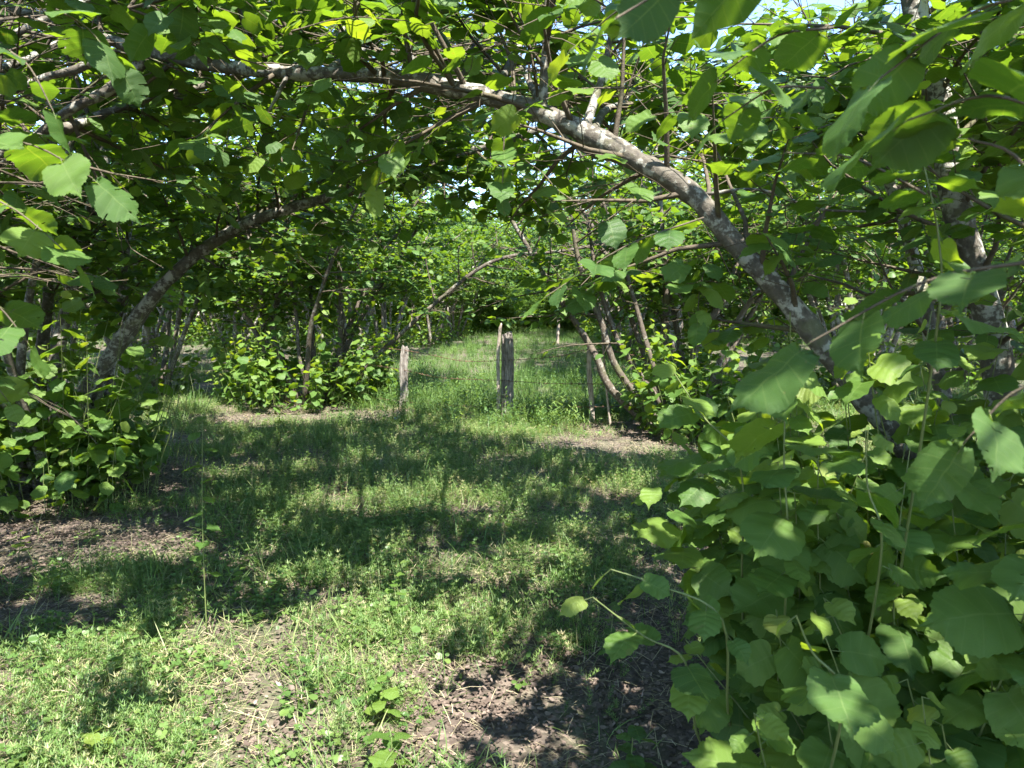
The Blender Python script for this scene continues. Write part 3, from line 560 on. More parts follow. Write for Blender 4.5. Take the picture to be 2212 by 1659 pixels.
open_up(Cz, 0.9, 0, 0.1); Clow = Hazel(302); Clow.suckers(BC + (0.05, -0.2, 0), 85, 1.45, 0.3, 2.1, 0.11); Clow.suckers(BC + (1.0, -0.1, 0), 45, 0.6, 0.4, 1.3, 0.11); Clow.suckers(BC + (-1.0, 0.3, 0), 40, 0.7, 0.5, 1.6, 0.11); fc = Clow.fol.pack()
for a_, b_ in (('P', fc.P), ('D', fc.D), ('N', fc.N)): setattr(Cz.fol, a_, np.vstack([getattr(Cz.fol, a_), b_]))
Cz.fol.S = np.append(Cz.fol.S, fc.S); Cz.fol.T = np.append(Cz.fol.T, fc.T); Cz.shoots += Clow.shoots
root = thing('hazel_tree', BC, 'bushy hazel left of the fence, one dark stem leaning right over the fence end', 'tree', 'hazel trees of the grove')
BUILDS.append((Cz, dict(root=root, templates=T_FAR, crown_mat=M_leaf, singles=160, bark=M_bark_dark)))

BE = np.array((2.25, 8.9, 0.0)); E = Hazel(401)
side_limb(E, [BE + (-0.35, 0.3, -0.05), at(1320, 840, 9.2), at(1290, 775, 9.2), at(1255, 715, 9.3), at(1225, 670, 9.3), at(1180, 600, 9.4), at(1120, 500, 9.5), at(1050, 380, 9.6)], 0.055, 0.025, start=0.55, gap=0.28)
side_limb(E, [BE + (-0.2, 0.3, -0.05), at(1335, 800, 9.2), at(1300, 700, 9.2), at(1275, 640, 9.2), at(1245, 540, 9.2), at(1230, 400, 9.2)], 0.05, 0.025, start=0.55, gap=0.28)
side_limb(E, [BE + (-0.05, 0.2, -0.05), at(1350, 760, 9.2), at(1318, 690, 9.2), at(1290, 600, 9.2), at(1270, 480, 9.3)], 0.042, 0.02, start=0.55, gap=0.28)
side_limb(E, [BE + (0.1, 0, -0.05), at(1500, 760, 8.9), at(1560, 650, 8.9), at(1610, 520, 9.0), at(1680, 350, 9.1)], 0.055, 0.028, start=0.4)
side_limb(E, [BE + (0.15, 0.25, -0.05), at(1440, 780, 9.3), at(1440, 640, 9.3), at(1430, 500, 9.3), at(1420, 320, 9.4)], 0.06, 0.03, start=0.45)
E.grow_stem(BE + (0.2, 0.1, 0), 0.3, 0.3, 4.6, 0.05); E.grow_stem(BE + (0.1, -0.1, 0), -0.9, 0.32, 4.4, 0.045, start=0.45); E.grow_stem(BE + (0, 0.3, 0), 1.6, 0.25, 4.8, 0.05)
E.grow_stem(BE + (-0.2, 0.3, 0), 2.7, 0.38, 5.4, 0.045, start=0.45, gap=0.25); E.grow_stem(BE + (-0.2, 0.0, 0), 3.3, 0.36, 5.2, 0.04, start=0.5, gap=0.25)
open_up(E, 0.94, 0, 0.1); Elow = Hazel(402); Elow.suckers(BE + (0.3, -0.1, 0), 120, 1.3, 0.3, 1.9, 0.11); fe = Elow.fol.pack(); px, py, dep = project(fe.P); fe.keep(~((px < 1325) & (dep < 10.5) & (py > 640)))
Elow.shoots = [b for b in Elow.shoots if project(b[0])[0].min() > 1330]
for a_, b_ in (('P', fe.P), ('D', fe.D), ('N', fe.N)): setattr(E.fol, a_, np.vstack([getattr(E.fol, a_), b_]))
E.fol.S = np.append(E.fol.S, fe.S); E.fol.T = np.append(E.fol.T, fe.T); E.shoots += Elow.shoots
root = thing('hazel_tree', BE, 'leafy hazel clump right behind the right fence post, several thin stems leaning left', 'tree', 'hazel trees of the grove')
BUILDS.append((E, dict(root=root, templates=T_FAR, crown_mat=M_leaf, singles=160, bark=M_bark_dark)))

BD = np.array((-3.9, 1.7, 0.0)); D = Hazel(501)
for k, az in enumerate((0.1, 0.75, -0.6, 1.6, 2.6, -1.8)): D.grow_stem(BD + (0.2 * cos(az), 0.2 * sin(az), -0.03), az, 0.32, 4.7, 0.05, start=0.42, gap=0.24)
D.grow_stem(BD + (0.2, 0.1, -0.03), 0.55, 0.62, 3.9, 0.045, start=0.4); D.grow_stem(BD + (0.2, 0.2, -0.03), 1.0, 0.6, 4.2, 0.045, start=0.4)
D.grow_stem(BD + (0.1, 0.2, -0.03), 0.8, 0.42, 5.4, 0.05, start=0.45, gap=0.2); D.grow_stem(BD + (0.1, 0.2, -0.03), 1.15, 0.42, 5.2, 0.05, start=0.45, gap=0.2)
open_up(D, 0.985, 1.5); prune_twigs(D, 1.5)
px, py, dep = project(D.fol.P); D.fol.keep(~((in_poly(px, py, B_ARCH) | in_poly(px, py, ARCH_TOP)) & (dep < 6.4)))
for q in OVER_LEFT: spray(D, *q)
root = thing('hazel_tree', BD, 'hazel whose leafy boughs hang in at the upper left corner', 'tree', 'hazel trees of the grove'); BUILDS.append((D, dict(root=root, templates=T_MID, crown_mat=M_leaf, singles=60)))
BF = np.array((2.3, -2.2, 0.0)); F_ = Hazel(601)
for k, az in enumerate((1.5, 2.2, 2.9, 1.85, 1.1)): F_.grow_stem(BF + (0.2 * cos(az), 0.2 * sin(az), -0.03), az, 0.30, 4.8, 0.05, start=0.5, gap=0.24)  # unseen stems behind the camera, some added to shade the foreground
open_up(F_, 0.985, 1.4); prune_twigs(F_, 1.4)
for q in OVER_RIGHT: spray(F_, *q)
root = thing('hazel_tree', BF, 'hazel whose boughs hang in over the upper right corner', 'tree', 'hazel trees of the grove'); BUILDS.append((F_, dict(root=root, templates=T_MID, crown_mat=M_leaf, singles=60)))

for k, (qx, qy, qd) in enumerate([(900, 400, 5.7), (960, 430, 5.9), (1010, 385, 5.6), (1060, 420, 6.0), (1110, 380, 5.8), (1160, 430, 6.1), (1220, 395, 5.9), (1010, 450, 6.1), (1280, 440, 6.0), (850, 440, 5.9)]):
    c = at(qx, qy, qd); p0 = at(qx, 370 - 0.24 * (qx - 870), 6.2); lead = smooth_path([p0, (p0 + c) / 2 + (0, 0, 0.05), c], 4); B.branches.append((lead, np.linspace(0.008, 0.005, len(lead)), 4))
    new = Hazel(9500 + k); new.leafy_branch(c, unit((0.6 if k % 2 else -0.6, -0.5, 0.05)), 0.7, 0.005); new.fol.pack(); px, py, dep = project(new.fol.P); new.fol.keep(~(in_poly(px, py, B_ARCH) | in_poly(px, py, WINDOW))); B.branches += new.branches; add_leaves(B, new.fol)
# ------------------------------------------------------------------ boughs added to the canopy to cast shade on the clearing
def shadow_xy(P): k = P[:, 2] / SUN[2]; return P[:, 0] - SUN[0] * k, P[:, 1] - SUN[1] * k
def sunlit(x, y, grow=1.0):
    m = np.zeros(np.shape(x), bool)
    for a, b, w, h in GAPW[:len(GAPS) + 3]: m |= ((x - a) / (w * grow)) ** 2 + ((y - b) / (h * grow)) ** 2 < 1
    return m
CX, CY = np.meshgrid(np.arange(-5, 3.6, 0.25), np.arange(2.0, 10.0, 0.25)); cover = np.zeros(CX.shape)
def count(f):
    x, y = shadow_xy(f.P); hi = f.P[:, 2] > 1.0; i = np.round((y - 2.0) / 0.25).astype(int); j = np.round((x + 5) / 0.25).astype(int)
    ok = hi & (i >= 0) & (i < CX.shape[0]) & (j >= 0) & (j < CX.shape[1]); np.add.at(cover, (i[ok], j[ok]), 0.55 * f.S[ok] ** 2 / 0.0625)
trees = [q[0] for q in BUILDS]
for hz in trees: count(hz.fol)
want = ~sunlit(CX, CY, 1.15); fill = np.random.default_rng(8); added = 0
ALLSTEM = np.concatenate([p for hz in trees for p, rr in hz.stems]); OWNER = np.concatenate([np.full(len(p), k) for k, hz in enumerate(trees) for p, rr in hz.stems])
print('shade before', (cover[want] < 1.6).mean())
for _ in range(190):
    low = np.where(want, cover, 99) + fill.uniform(0, 0.3, cover.shape); i, j = np.unravel_index(np.argmin(low), low.shape)
    if low[i, j] > 2.2: break
    gpt = np.array((CX[i, j], CY[i, j], 0.0)); best = None
    for z in (2.7, 3.1, 3.5, 3.9, 4.3):
        c = gpt + SUN * (z / SUN[2]); dd = np.linalg.norm(ALLSTEM - c, axis=1) + 3 * (ALLSTEM[:, 2] < 1.3); k = int(np.argmin(dd)); sc_ = dd[k] + fill.uniform(0, 0.5)
        if best is None or sc_ < best[0]: best = (sc_, c, k)
    _, c, k = best; hz = trees[int(OWNER[k])]; p0 = ALLSTEM[k]; dv = c - p0; L = float(np.linalg.norm(dv)); side = unit(dv * (1, 1, 0.15))
    if L > 0.5:
        lead = smooth_path([p0, p0 + dv * 0.45 + fill.normal(0, 0.04, 3) + (0, 0, 0.06), c - side * 0.35], 4); hz.branches.append((lead, np.linspace(0.012, 0.007, len(lead)), 5)); st = lead[-1]
    else: st = p0
    new = Hazel(9000 + added); new.leafy_branch(st, side, 0.85, 0.007); new.leafy_branch(st, unit(side + fill.normal(0, 0.5, 3) * (1, 1, 0.3)), 0.7, 0.006); open_up(new, 0.97, 1.4); prune_twigs(new, 1.4)
    px, py, dep = project(new.fol.P); new.fol.keep(~((in_poly(px, py, ARCH_TOP) | in_poly(px, py, ARCH_LOW) | in_poly(px, py, B_ARCH)) & (dep < 3.3)))
    hz.branches += new.branches; add_leaves(hz, new.fol); count(new.fol); cover[i, j] += 0.25; added += 1
print('boughs added', added, 'bare shade', (cover[want] < 1.6).mean())
for hz, kw in BUILDS: hz.build(**kw)

# ------------------------------------------------------------------ the grove behind: four kinds of hazel stool, repeated
def generic(seed):
    h = Hazel(seed); n = 8
    for k in range(n):
        az = 2 * pi * k / n + h.rng.normal(0, 0.25)
        h.grow_stem((0.18 * cos(az), 0.18 * sin(az), -0.05), az, h.rng.uniform(0.08, 0.42), h.rng.uniform(4.2, 5.6), h.rng.uniform(0.038, 0.062), start=0.40, gap=0.32, blen=(0.6, 1.5), leaf=0.112)
    h.suckers(np.zeros(3), 55, 1.0, 0.4, 1.5, 0.115, gap=0.075); h.fol.pack(); return h
class Proto: pass
protos = []
for sd in (701, 702, 703):
    h = generic(sd); P_ = Proto(); P_.stems = []
    for p, rr in h.stems: S = Shape(); S.add(*tube_arrays(p, rr, 7, 0.05, h.rng)); P_.stems.append(S.mesh('stem', M_bark_far))
    S = Shape()
    for p, rr, k in h.branches:
        if rr[0] > 0.004: S.add(*tube_arrays(p, rr, 3, 0, None, False))
    P_.branches = S.mesh('branches', M_twig); S = Shape()
    for p, rr, k in h.shoots: S.add(*tube_arrays(p[::2], rr[::2] * 1.2, 3, 0, None, False))
    P_.shoots = S.mesh('basal_shoots', M_shoot); S = Shape(); h.fol.fill(S, T_FAR, h.rng, np.zeros(3)); P_.crown = S.mesh('crown', M_leaf_far); protos.append(P_); print('generic leaves', len(h.fol.P))
ORD = ['first', 'second', 'third', 'fourth', 'fifth', 'sixth', 'seventh', 'eighth', 'ninth', 'tenth', 'eleventh', 'twelfth']
gr = np.random.default_rng(77); taken = [(BC[0], BC[1]), (BB[0], BB[1]), (BE[0], BE[1]), (BA[0], BA[1])]
def plant_generic(x, y, label):
    P_ = protos[int(gr.integers(3))]; root = thing('hazel_tree', (x, y, float(ground_z(x, y))), label, 'tree', 'hazel trees of the grove')
    root.rotation_euler = (0, 0, gr.uniform(0, 6.28)); sc = gr.uniform(0.98, 1.2); root.scale = (sc, sc, sc * gr.uniform(0.95, 1.1))
    for m in P_.stems: obj('stem', m, root)
    obj('branches', P_.branches, root, 'stuff'); obj('basal_shoots', P_.shoots, root, 'stuff'); obj('crown', P_.crown, root, 'stuff')
FAR = []
plant_generic(-6.4, 12.6, 'background hazel in the gap between the left-edge hazel and the bushy one by the fence'); taken.append((-6.4, 12.6))
plant_generic(5.6, 11.6, 'background hazel right of the clump behind the right fence post'); taken.append((5.6, 11.6))
plant_generic(-7.6, 8.9, 'background hazel just behind the hazel at the left edge'); taken.append((-7.6, 8.9))
for side in (-1, 1):
    for row in range(0, 12):
        seq = 0
        for k in range(0, 13):
            y = 6.2 + 5.4 * k if side < 0 else 3.2 + 5.6 * k
            x = (-4.3 - 5.6 * row if side < 0 else 2.25 + 5.6 * row) + 0.062 * (y if side > 0 or row else y)
            x += gr.normal(0, 0.3) + (side * 0.35 if row == 0 and y > 12 else 0); y += gr.normal(0, 0.35)
            if abs(x) > 0.74 * y + 2.2: continue
            if any((x - a) ** 2 + (y - b) ** 2 < 7.0 for a, b in taken): continue
            seq += 1
            if y < 33: plant_generic(x, y, 'background hazel, %s tree back in the %s row to the %s of the grass lane' % (ORD[seq - 1], ORD[row], 'left' if side < 0 else 'right'))
            else: FAR.append((x, y))

FAR += [(gr.uniform(-8, 16), gr.uniform(54, 70)) for _ in range(44)] + [(gr.uniform(-55, 55), gr.uniform(52, 75)) for _ in range(60)] + [(gr.uniform(-3, 9), gr.uniform(44, 50)) for _ in range(30)] + [(gr.uniform(-48, 48), gr.uniform(36, 58)) for _ in range(190)]
# ------------------------------------------------------------------ scattered plants (one object of each sort)
def scatter(name, pts, rot, scl, idx, protos_, label, cat):
    col = bpy.data.collections.new(name + ' kinds')
    for k, m in enumerate(protos_): o = bpy.data.objects.new('%s_kind_%d' % (name, k), m); col.objects.link(o)
    m = bpy.data.meshes.new(name); m.vertices.add(len(pts)); m.vertices.foreach_set('co', np.asarray(pts, np.float32).ravel())
    a = m.attributes.new('rot', 'FLOAT_VECTOR', 'POINT'); a.data.foreach_set('vector', np.asarray(rot, np.float32).ravel())
    a = m.attributes.new('scl', 'FLOAT', 'POINT'); a.data.foreach_set('value', np.asarray(scl, np.float32))
    a = m.attributes.new('idx', 'INT', 'POINT'); a.data.foreach_set('value', np.asarray(idx, np.int32))
    o = obj(name, m, None, 'stuff'); tag(o, label, cat)
    ng = bpy.data.node_groups.new(name, 'GeometryNodeTree'); ng.interface.new_socket('Geometry', in_out='INPUT', socket_type='NodeSocketGeometry'); ng.interface.new_socket('Geometry', in_out='OUTPUT', socket_type='NodeSocketGeometry')
    N = ng.nodes; gi = N.new('NodeGroupInput'); go = N.new('NodeGroupOutput'); ip = N.new('GeometryNodeInstanceOnPoints'); ci = N.new('GeometryNodeCollectionInfo')
    ci.inputs['Collection'].default_value = col; ci.inputs['Separate Children'].default_value = True; ci.inputs['Reset Children'].default_value = True
    def attr(t, nm): q = N.new('GeometryNodeInputNamedAttribute'); q.data_type = t; q.inputs['Name'].default_value = nm; return [x for x in q.outputs if x.enabled][0]
    e2r = N.new('FunctionNodeEulerToRotation'); Lk = ng.links.new
    Lk(attr('FLOAT_VECTOR', 'rot'), e2r.inputs[0]); Lk(gi.outputs[0], ip.inputs['Points']); Lk(ci.outputs[0], ip.inputs['Instance']); ip.inputs['Pick Instance'].default_value = True
    Lk(attr('INT', 'idx'), ip.inputs['Instance Index']); Lk(e2r.outputs[0], ip.inputs['Rotation']); Lk(attr('FLOAT', 'scl'), ip.inputs['Scale']); Lk(ip.outputs[0], go.inputs[0])
    md = o.modifiers.new('scatter', 'NODES'); md.node_group = ng; return o
def blade(S, rng, base, h, w, az, lean, curl, tint, segs=3):
    o = np.array((cos(az), sin(az), 0)); sd = np.array((-sin(az), cos(az), 0)); t = np.linspace(0, 1, segs + 1)
    c = base + o * (h * (lean * t + curl * t * t))[:, None] + UP * (h * (t - 0.55 * curl * t * t))[:, None]
    wd = w * np.array([0.8, 1.0, 0.75, 0.06]) if segs == 3 else w * np.interp(t, [0, .4, .8, 1], [0.8, 1.0, 0.6, 0.05])
    v = np.stack([c - sd * wd[:, None] / 2, c + sd * wd[:, None] / 2], 1).reshape(-1, 3); i = np.arange(segs) * 2
    S.add(v, np.stack([i, i + 1, i + 3, i + 2], -1), None, tint)
def disc(S, rng, c, r, nrm, tint, lobes=0, n=8):
    z = unit(nrm); x = unit(np.cross(z, (0.3, 0.9, 0.1))); y = np.cross(z, x); th = np.linspace(0, 2 * pi, n, endpoint=False) + rng.uniform(0, 6)
    rr = r * (1 + (0.12 * np.cos(lobes * th) if lobes else 0.06 * rng.normal(size=n))); v = c + rr[:, None] * (np.cos(th)[:, None] * x + np.sin(th)[:, None] * y) + z * (0.1 * r * rng.normal(size=n))[:, None]
    m = n // 2 - 1
    f = [[k, k + 1, n - 2 - k, n - 1 - k] for k in range(m)]; S.add(v, f, None, tint)
def make(fn, n, mat, seed, *a):
    out = []
    for k in range(n): S = Shape(); fn(S, np.random.default_rng(seed + k), *a); out.append(S.mesh('tuft', mat))
    return out
def tuft_short(S, r_, n=26, h0=0.03, h1=0.13, w=0.0030, spread=0.07):
    for _ in range(n):
        b = np.append(r_.normal(0, spread, 2), -0.01); blade(S, r_, b, r_.uniform(h0, h1), w * r_.uniform(0.7, 1.3), r_.uniform(0, 6.28), r_.uniform(0.0, 1.6), r_.uniform(0.0, 0.9), r_.random())
def tuft_tall(S, r_, n=22, h0=0.16, h1=0.42):
    for _ in range(n):
        b = np.append(r_.normal(0, 0.06, 2), -0.01); blade(S, r_, b, r_.uniform(h0, h1), 0.0055 * r_.uniform(0.7, 1.4), r_.uniform(0, 6.28), r_.uniform(0.0, 0.35), r_.uniform(0.05, 0.8), r_.random() ** 1.2 * 0.85, 4)
    for _ in range(2):
        b = np.append(r_.normal(0, 0.04, 2), -0.01); blade(S, r_, b, r_.uniform(h1, h1 * 1.5), 0.002, r_.uniform(0, 6.28), r_.uniform(0.0, 0.25), 0.15, 0.95, 4)
def clover(S, r_, n=14, rad=0.009):
    for _ in range(n):
        b = np.append(r_.normal(0, 0.06, 2), 0.0); h = r_.uniform(0.025, 0.085); t = r_.random(); top = b + np.array((*r_.normal(0, 0.012, 2), h)); nz = UP + r_.normal(0, 0.3, 3)
        blade(S, r_, b, h, 0.0016, r_.uniform(0, 6.28), 0.1, 0, 0.7)
        a0 = r_.uniform(0, 6.28); q = rad * r_.uniform(0.7, 1.25)
        for k in range(3): a = a0 + k * 2.094; disc(S, r_, top + np.array((cos(a), sin(a), 0)) * q * 0.95, q, nz + r_.normal(0, 0.15, 3), 0.2 + 0.75 * t)
def broad(S, r_, n=9):
    for _ in range(n):
        b = np.append(r_.normal(0, 0.07, 2), 0.0); h = r_.uniform(0.02, 0.09); top = b + np.array((*r_.normal(0, 0.02, 2), h)); q = r_.uniform(0.007, 0.018); blade(S, r_, b, h, 0.002, r_.uniform(0, 6.28), 0.2, 0, 0.6)
        disc(S, r_, top, q, UP + r_.normal(0, 0.35, 3), r_.random(), 6, 12)
def bedstraw(S, r_, n=9):
    for _ in range(n):
        p = np.append(r_.normal(0, 0.06, 2), 0.0); d = unit((*r_.normal(0, 0.5, 2), 1)); L = r_.uniform(0.05, 0.14); t = r_.random()
        for q in np.linspace(0.25, 1, 4):
            c = p + d * L * q
            for k in range(6):
                a = k * 1.047 + q * 3; l = 0.013 * r_.uniform(0.8, 1.2); blade(S, r_, c, l, 0.0028, a, 1.1, 0.1, t, 3)
        blade(S, r_, p, L, 0.0016, 0, d[0], 0, t)
def litter(S, r_, n=30):
    for _ in range(n):
        c = np.append(r_.normal(0, 0.07, 2), r_.uniform(0.002, 0.018)); l = r_.uniform(0.003, 0.013); w = l * r_.uniform(0.35, 0.75); nz = unit(UP + r_.normal(0, 0.26, 3)); x = unit(np.cross(nz, r_.normal(size=3))); y = np.cross(nz, x); t = r_.random()
        u = np.linspace(-1, 1, 4); cu = r_.uniform(-0.5, 0.8); wid = w * (1 - 0.75 * np.abs(u) ** 2) * (1 + 0.2 * r_.normal(size=4))
        cen = c + x * (u * l)[:, None] + nz * (cu * l * u * u * 0.5)[:, None]
        v = np.stack([cen - y * wid[:, None] + nz * (0.3 * cu * w), cen, cen + y * wid[:, None] + nz * (0.3 * cu * w)], 1).reshape(-1, 3)
        i = (np.arange(3)[:, None] * 3 + np.arange(2)[None]).ravel(); S.add(v, np.stack([i, i + 1, i + 4, i + 3], -1), None, t)
def strawbits(S, r_, n=14):
    for _ in range(n):
        c = np.append(r_.normal(0, 0.09, 2), r_.uniform(0.003, 0.03)); a = r_.uniform(0, 6.28); l = r_.uniform(0.03, 0.14); o = np.array((cos(a), sin(a), r_.normal(0, 0.12))); sd = np.array((-sin(a), cos(a), 0)) * 0.0011
        k = np.array((0, 0, r_.uniform(0, 0.01))); v = np.array([c - o * l / 2 - sd, c - o * l / 2 + sd, c + k - sd, c + k + sd, c + o * l / 2 - sd, c + o * l / 2 + sd]); S.add(v, [[0, 1, 3, 2], [2, 3, 5, 4]], None, r_.random())
def fern_weed(S, r_, n=6):                          # taller leafy weeds for the fence line
    for _ in range(n):
        p = np.append(r_.normal(0, 0.08, 2), 0.0); d = unit((*r_.normal(0, 0.22, 2), 1)); L = r_.uniform(0.18, 0.5); t = r_.uniform(0.3, 1); blade(S, r_, p, L, 0.0035, 0, d[0], 0, 0.6, 3)
        for q in np.linspace(0.2, 1, 9): a = q * 22; blade(S, r_, p + d * L * q, 0.05 * (1.25 - 0.6 * q), 0.016, a, 1.2, 0.35, t * r_.uniform(0.7, 1), 4)
K_short = make(tuft_short, 6, M_grass, 10); K_tall = make(tuft_tall, 5, M_tall, 30); K_mid = make(tuft_tall, 4, M_grass, 40, 14, 0.06, 0.20)
K_clover = make(clover, 4, M_herb, 50); K_broad = make(broad, 4, M_herb, 60); K_bed = make(bedstraw, 5, M_grass, 70); K_lit = make(litter, 6, M_litter, 80); K_straw = make(strawbits, 4, M_straw, 90); K_weed = make(fern_weed, 4, M_herb, 95)
BARE = [(1180, 1590, 0.62, 0.5), (1330, 1500, 0.5, 0.5), (1060, 1460, 0.4, 0.14), (120, 1170, 1.25, 0.75), (60, 1330, 0.5, 0.25), (330, 960, 0.8, 0.5), (650, 900, 1.9, 0.7), (1340, 965, 1.0, 0.7), (1560, 1480, 0.8, 1.0), (1900, 1300, 1.2, 1.4), (600, 1385, 0.12, 0.08), (200, 1350, 0.25, 0.12), (700, 1300, 0.3, 0.1), (1010, 1110, 0.3, 0.12)]
BAREW = [(*on_ground(a, b)[:2], w, h) for a, b, w, h in BARE] + [(BB[0], BB[1], 1.4, 1.2), (BC[0], BC[1], 1.5, 1.1), (BE[0], BE[1], 1.5, 1.3), (BA[0], BA[1], 1.3, 1.2)]
def bareness(x, y):
    b = np.zeros(len(x))
    for cx, cy_, w, h in BAREW:
        q = np.sqrt(((x - cx) / w) ** 2 + ((y - cy_) / h) ** 2) + 0.18 * np.sin(5.3 * x + 2 * y) * np.cos(4.1 * y - x) + 0.10 * np.sin(13 * x + 1) * np.sin(11 * y)
        b = np.maximum(b, np.clip((1.25 - q) / 0.5, 0, 1))
    b = np.maximum(b, 0.85 * np.clip(3.5 * (lumps(x, y, 2.4, 5.1) * lumps(x, y, 5.2, 0.7) - 0.36), 0, 1))
    return b
def lumps(x, y, s, ph): return 0.5 + 0.25 * np.sin(s * x + ph) * np.cos(s * 0.9 * y + 1.3 * ph) + 0.25 * np.sin(2.3 * s * (x + 0.6 * y) + 2 * ph)
gs = np.random.default_rng(321)
def spread_points(density, y0, y1, weight, xlim=None):
    area = 0; out = []
    w1 = 0.76 * y1 + 0.6; n = int(density * (y1 - y0) * 2 * w1); y = gs.uniform(y0, y1, n); x = gs.uniform(-w1, w1, n); m = np.abs(x) < 0.76 * y + 0.6
    if xlim: m &= (x > xlim[0] + 0.06 * y) & (x < xlim[1] + 0.06 * y)
    x, y = x[m], y[m]; m = gs.random(len(x)) < weight(x, y); x, y = x[m], y[m]; return np.stack([x, y, ground_z(x, y)], -1)
def put(name, sets, kinds, s0, s1, label, cat, tilt=0.12):
    p = np.concatenate(sets); n = len(p); rot = np.stack([gs.normal(0, tilt, n), gs.normal(0, tilt, n), gs.uniform(0, 6.28, n)], -1)
    scatter(name, p, rot, gs.uniform(s0, s1, n), gs.integers(0, len(kinds), n), kinds, label, cat)
nb = lambda x, y: 1 - 0.97 * bareness(x, y)
put('short_grass', [spread_points(170, 1.9, 6.5, lambda x, y: nb(x, y) * (0.35 + 0.65 * lumps(x, y, 2.1, 0.3))), spread_points(90, 6.5, 13, lambda x, y: nb(x, y) * 0.9)], K_short, 0.7, 1.4, 'short trampled grass covering the clearing in front of the fence', 'grass')
put('longer_grass', [spread_points(20, 1.9, 9, lambda x, y: nb(x, y) * np.clip(2.4 * lumps(x, y, 1.6, 1.9) - 0.9 + 0.6 * ((y > 3.6) & (y < 7) & (x < -0.3)), 0.03, 1))], K_mid, 0.7, 1.3, 'loose tussocks of longer grass dotted through the clearing', 'grass')
put('lane_grass', [spread_points(30, 9.6, 17, lambda x, y: np.clip(nb(x, y), 0, 1) * np.where(np.abs(x - 0.06 * y + 0.9) < 2.6, 1, 0.35)), spread_points(9, 17, 60, lambda x, y: np.where(np.abs(x - 0.06 * y + 0.9) < 3, 1, 0.4))], K_tall, 0.6, 1.15, 'tall lush grass filling the lane behind the fence', 'grass')
put('clover', [spread_points(75, 1.9, 5.2, lambda x, y: nb(x, y) * np.clip(1.8 * lumps(x, y, 1.9, 4.0) - 0.35 + 0.4 * (x < -0.3), 0, 1)), spread_points(30, 5.2, 11, lambda x, y: nb(x, y) * 0.6)], K_clover, 0.55, 1.15, 'low green clover growing among the grass', 'clover')
put('ground_ivy', [spread_points(20, 1.9, 5.2, lambda x, y: nb(x, y) * np.clip(1.8 * lumps(x, y, 1.5, 2.2) - 0.4 + 0.35 * (x < -0.4), 0, 1)), spread_points(8, 5.2, 11, lambda x, y: nb(x, y) * 0.7)], K_broad, 0.6, 1.25, 'small round-leaved weeds creeping through the grass', 'weeds')
put('bedstraw', [spread_points(90, 1.9, 6.5, lambda x, y: nb(x, y) * np.clip(1.7 * lumps(x, y, 1.7, 0.9) - 0.2, 0, 1)), spread_points(45, 6.5, 11.5, lambda x, y: nb(x, y))], K_bed, 0.8, 1.5, 'fine whorled bedstraw matted in the clearing', 'weeds')
put('tall_weeds', [spread_points(34, 9.0, 11.2, lambda x, y: nb(x, y) * np.clip(1.6 * lumps(x, y, 2.2, 0.4) - 0.2, 0.1, 1), (-3.0, 1.6)), spread_points(10, 11.2, 13.5, lambda x, y: nb(x, y) * 0.8, (-3.6, 2.0)), spread_points(3, 12.5, 26, lambda x, y: 0.6 + 0 * x, (-4, 2.2))], K_weed, 0.6, 1.2, 'leafy knee-high weeds along the fence line', 'weeds')
put('leaf_litter', [spread_points(150, 1.9, 5.5, lambda x, y: np.clip(0.16 + bareness(x, y), 0, 1)), spread_points(60, 5.5, 13, lambda x, y: np.clip(0.12 + bareness(x, y), 0, 1)), spread_points(6, 13, 30, lambda x, y: 0.6 + 0 * x)], K_lit, 0.7, 1.5, 'brown rotting leaf litter on the bare soil', 'leaf litter')
put('dry_straw', [spread_points(80, 1.9, 6, lambda x, y: 0.25 + 0.75 * lumps(x, y, 2.6, 3.1) * nb(x, y)), spread_points(45, 6, 11, lambda x, y: 0.25 + 0.75 * lumps(x, y, 2.1, 1.1))], K_straw, 0.7, 1.4, 'bleached grass clippings lying on the ground', 'straw')
if FAR:                                             # beyond the trees that can be told apart
    keepers = []
    pass
    kinds = []
    for h in protos: kinds.append(h.crown)
    p = np.array([(x, y, 0) for x, y in FAR]); n = len(p); rot = np.stack([np.zeros(n), np.zeros(n), gs.uniform(0, 6.28, n)], -1)
    scatter('distant_foliage', p, rot, np.where(np.arange(n) < n - 220, gs.uniform(1.2, 1.7, n), gs.uniform(0.38, 0.62, n)), gs.integers(0, 3, n), kinds, 'distant hazel foliage closing the end of the grove', 'foliage')

# ------------------------------------------------------------------ the barbed wire fence
FY = lambda x: 10.0 - 0.28 * (x + 0.1)
fr = np.random.default_rng(900)
fence = thing('wire_fence', (-0.1, 10.0, 0.0), 'old barbed wire fence on rough wooden posts across the grass lane', 'fence'); FO = np.array((-0.1, 10.0, 0.0))
def post(px, top, y, rad, lean, mat, h=None, sides=20, name='post', lab=None, taper=0.9, rough=0.12):
    t = at(px, top, y); b = np.array((t[0] + lean, y, -0.12)); pts = smooth_path([b, b + (t - b) * 0.35 + fr.normal(0, 0.012, 3), b + (t - b) * 0.7 + fr.normal(0, 0.012, 3), t], 6)
    rr = rad * np.linspace(1.05, taper, len(pts)) * (1 + 0.04 * fr.normal(size=len(pts))); v, f, uv = tube_arrays(pts - FO, rr, sides, 0, fr)
    th = np.arange(len(v)) % sides; ridge = 1 + rough * np.sin(th * 2.1 + 1) + rough * fr.normal(size=sides)[th]; ax = np.repeat(pts - FO, sides, 0); k = len(ax); v[:k] = ax + (v[:k] - ax) * ridge[:k, None]
    e = slice((len(pts) - 1) * sides, k); v[e, 2] += fr.normal(0, rad * 0.55, sides)
    S = Shape(); S.add(v, f, uv); o = obj(name, S.mesh(name, mat, False), fence)
    if lab: o['label'] = lab
    return o
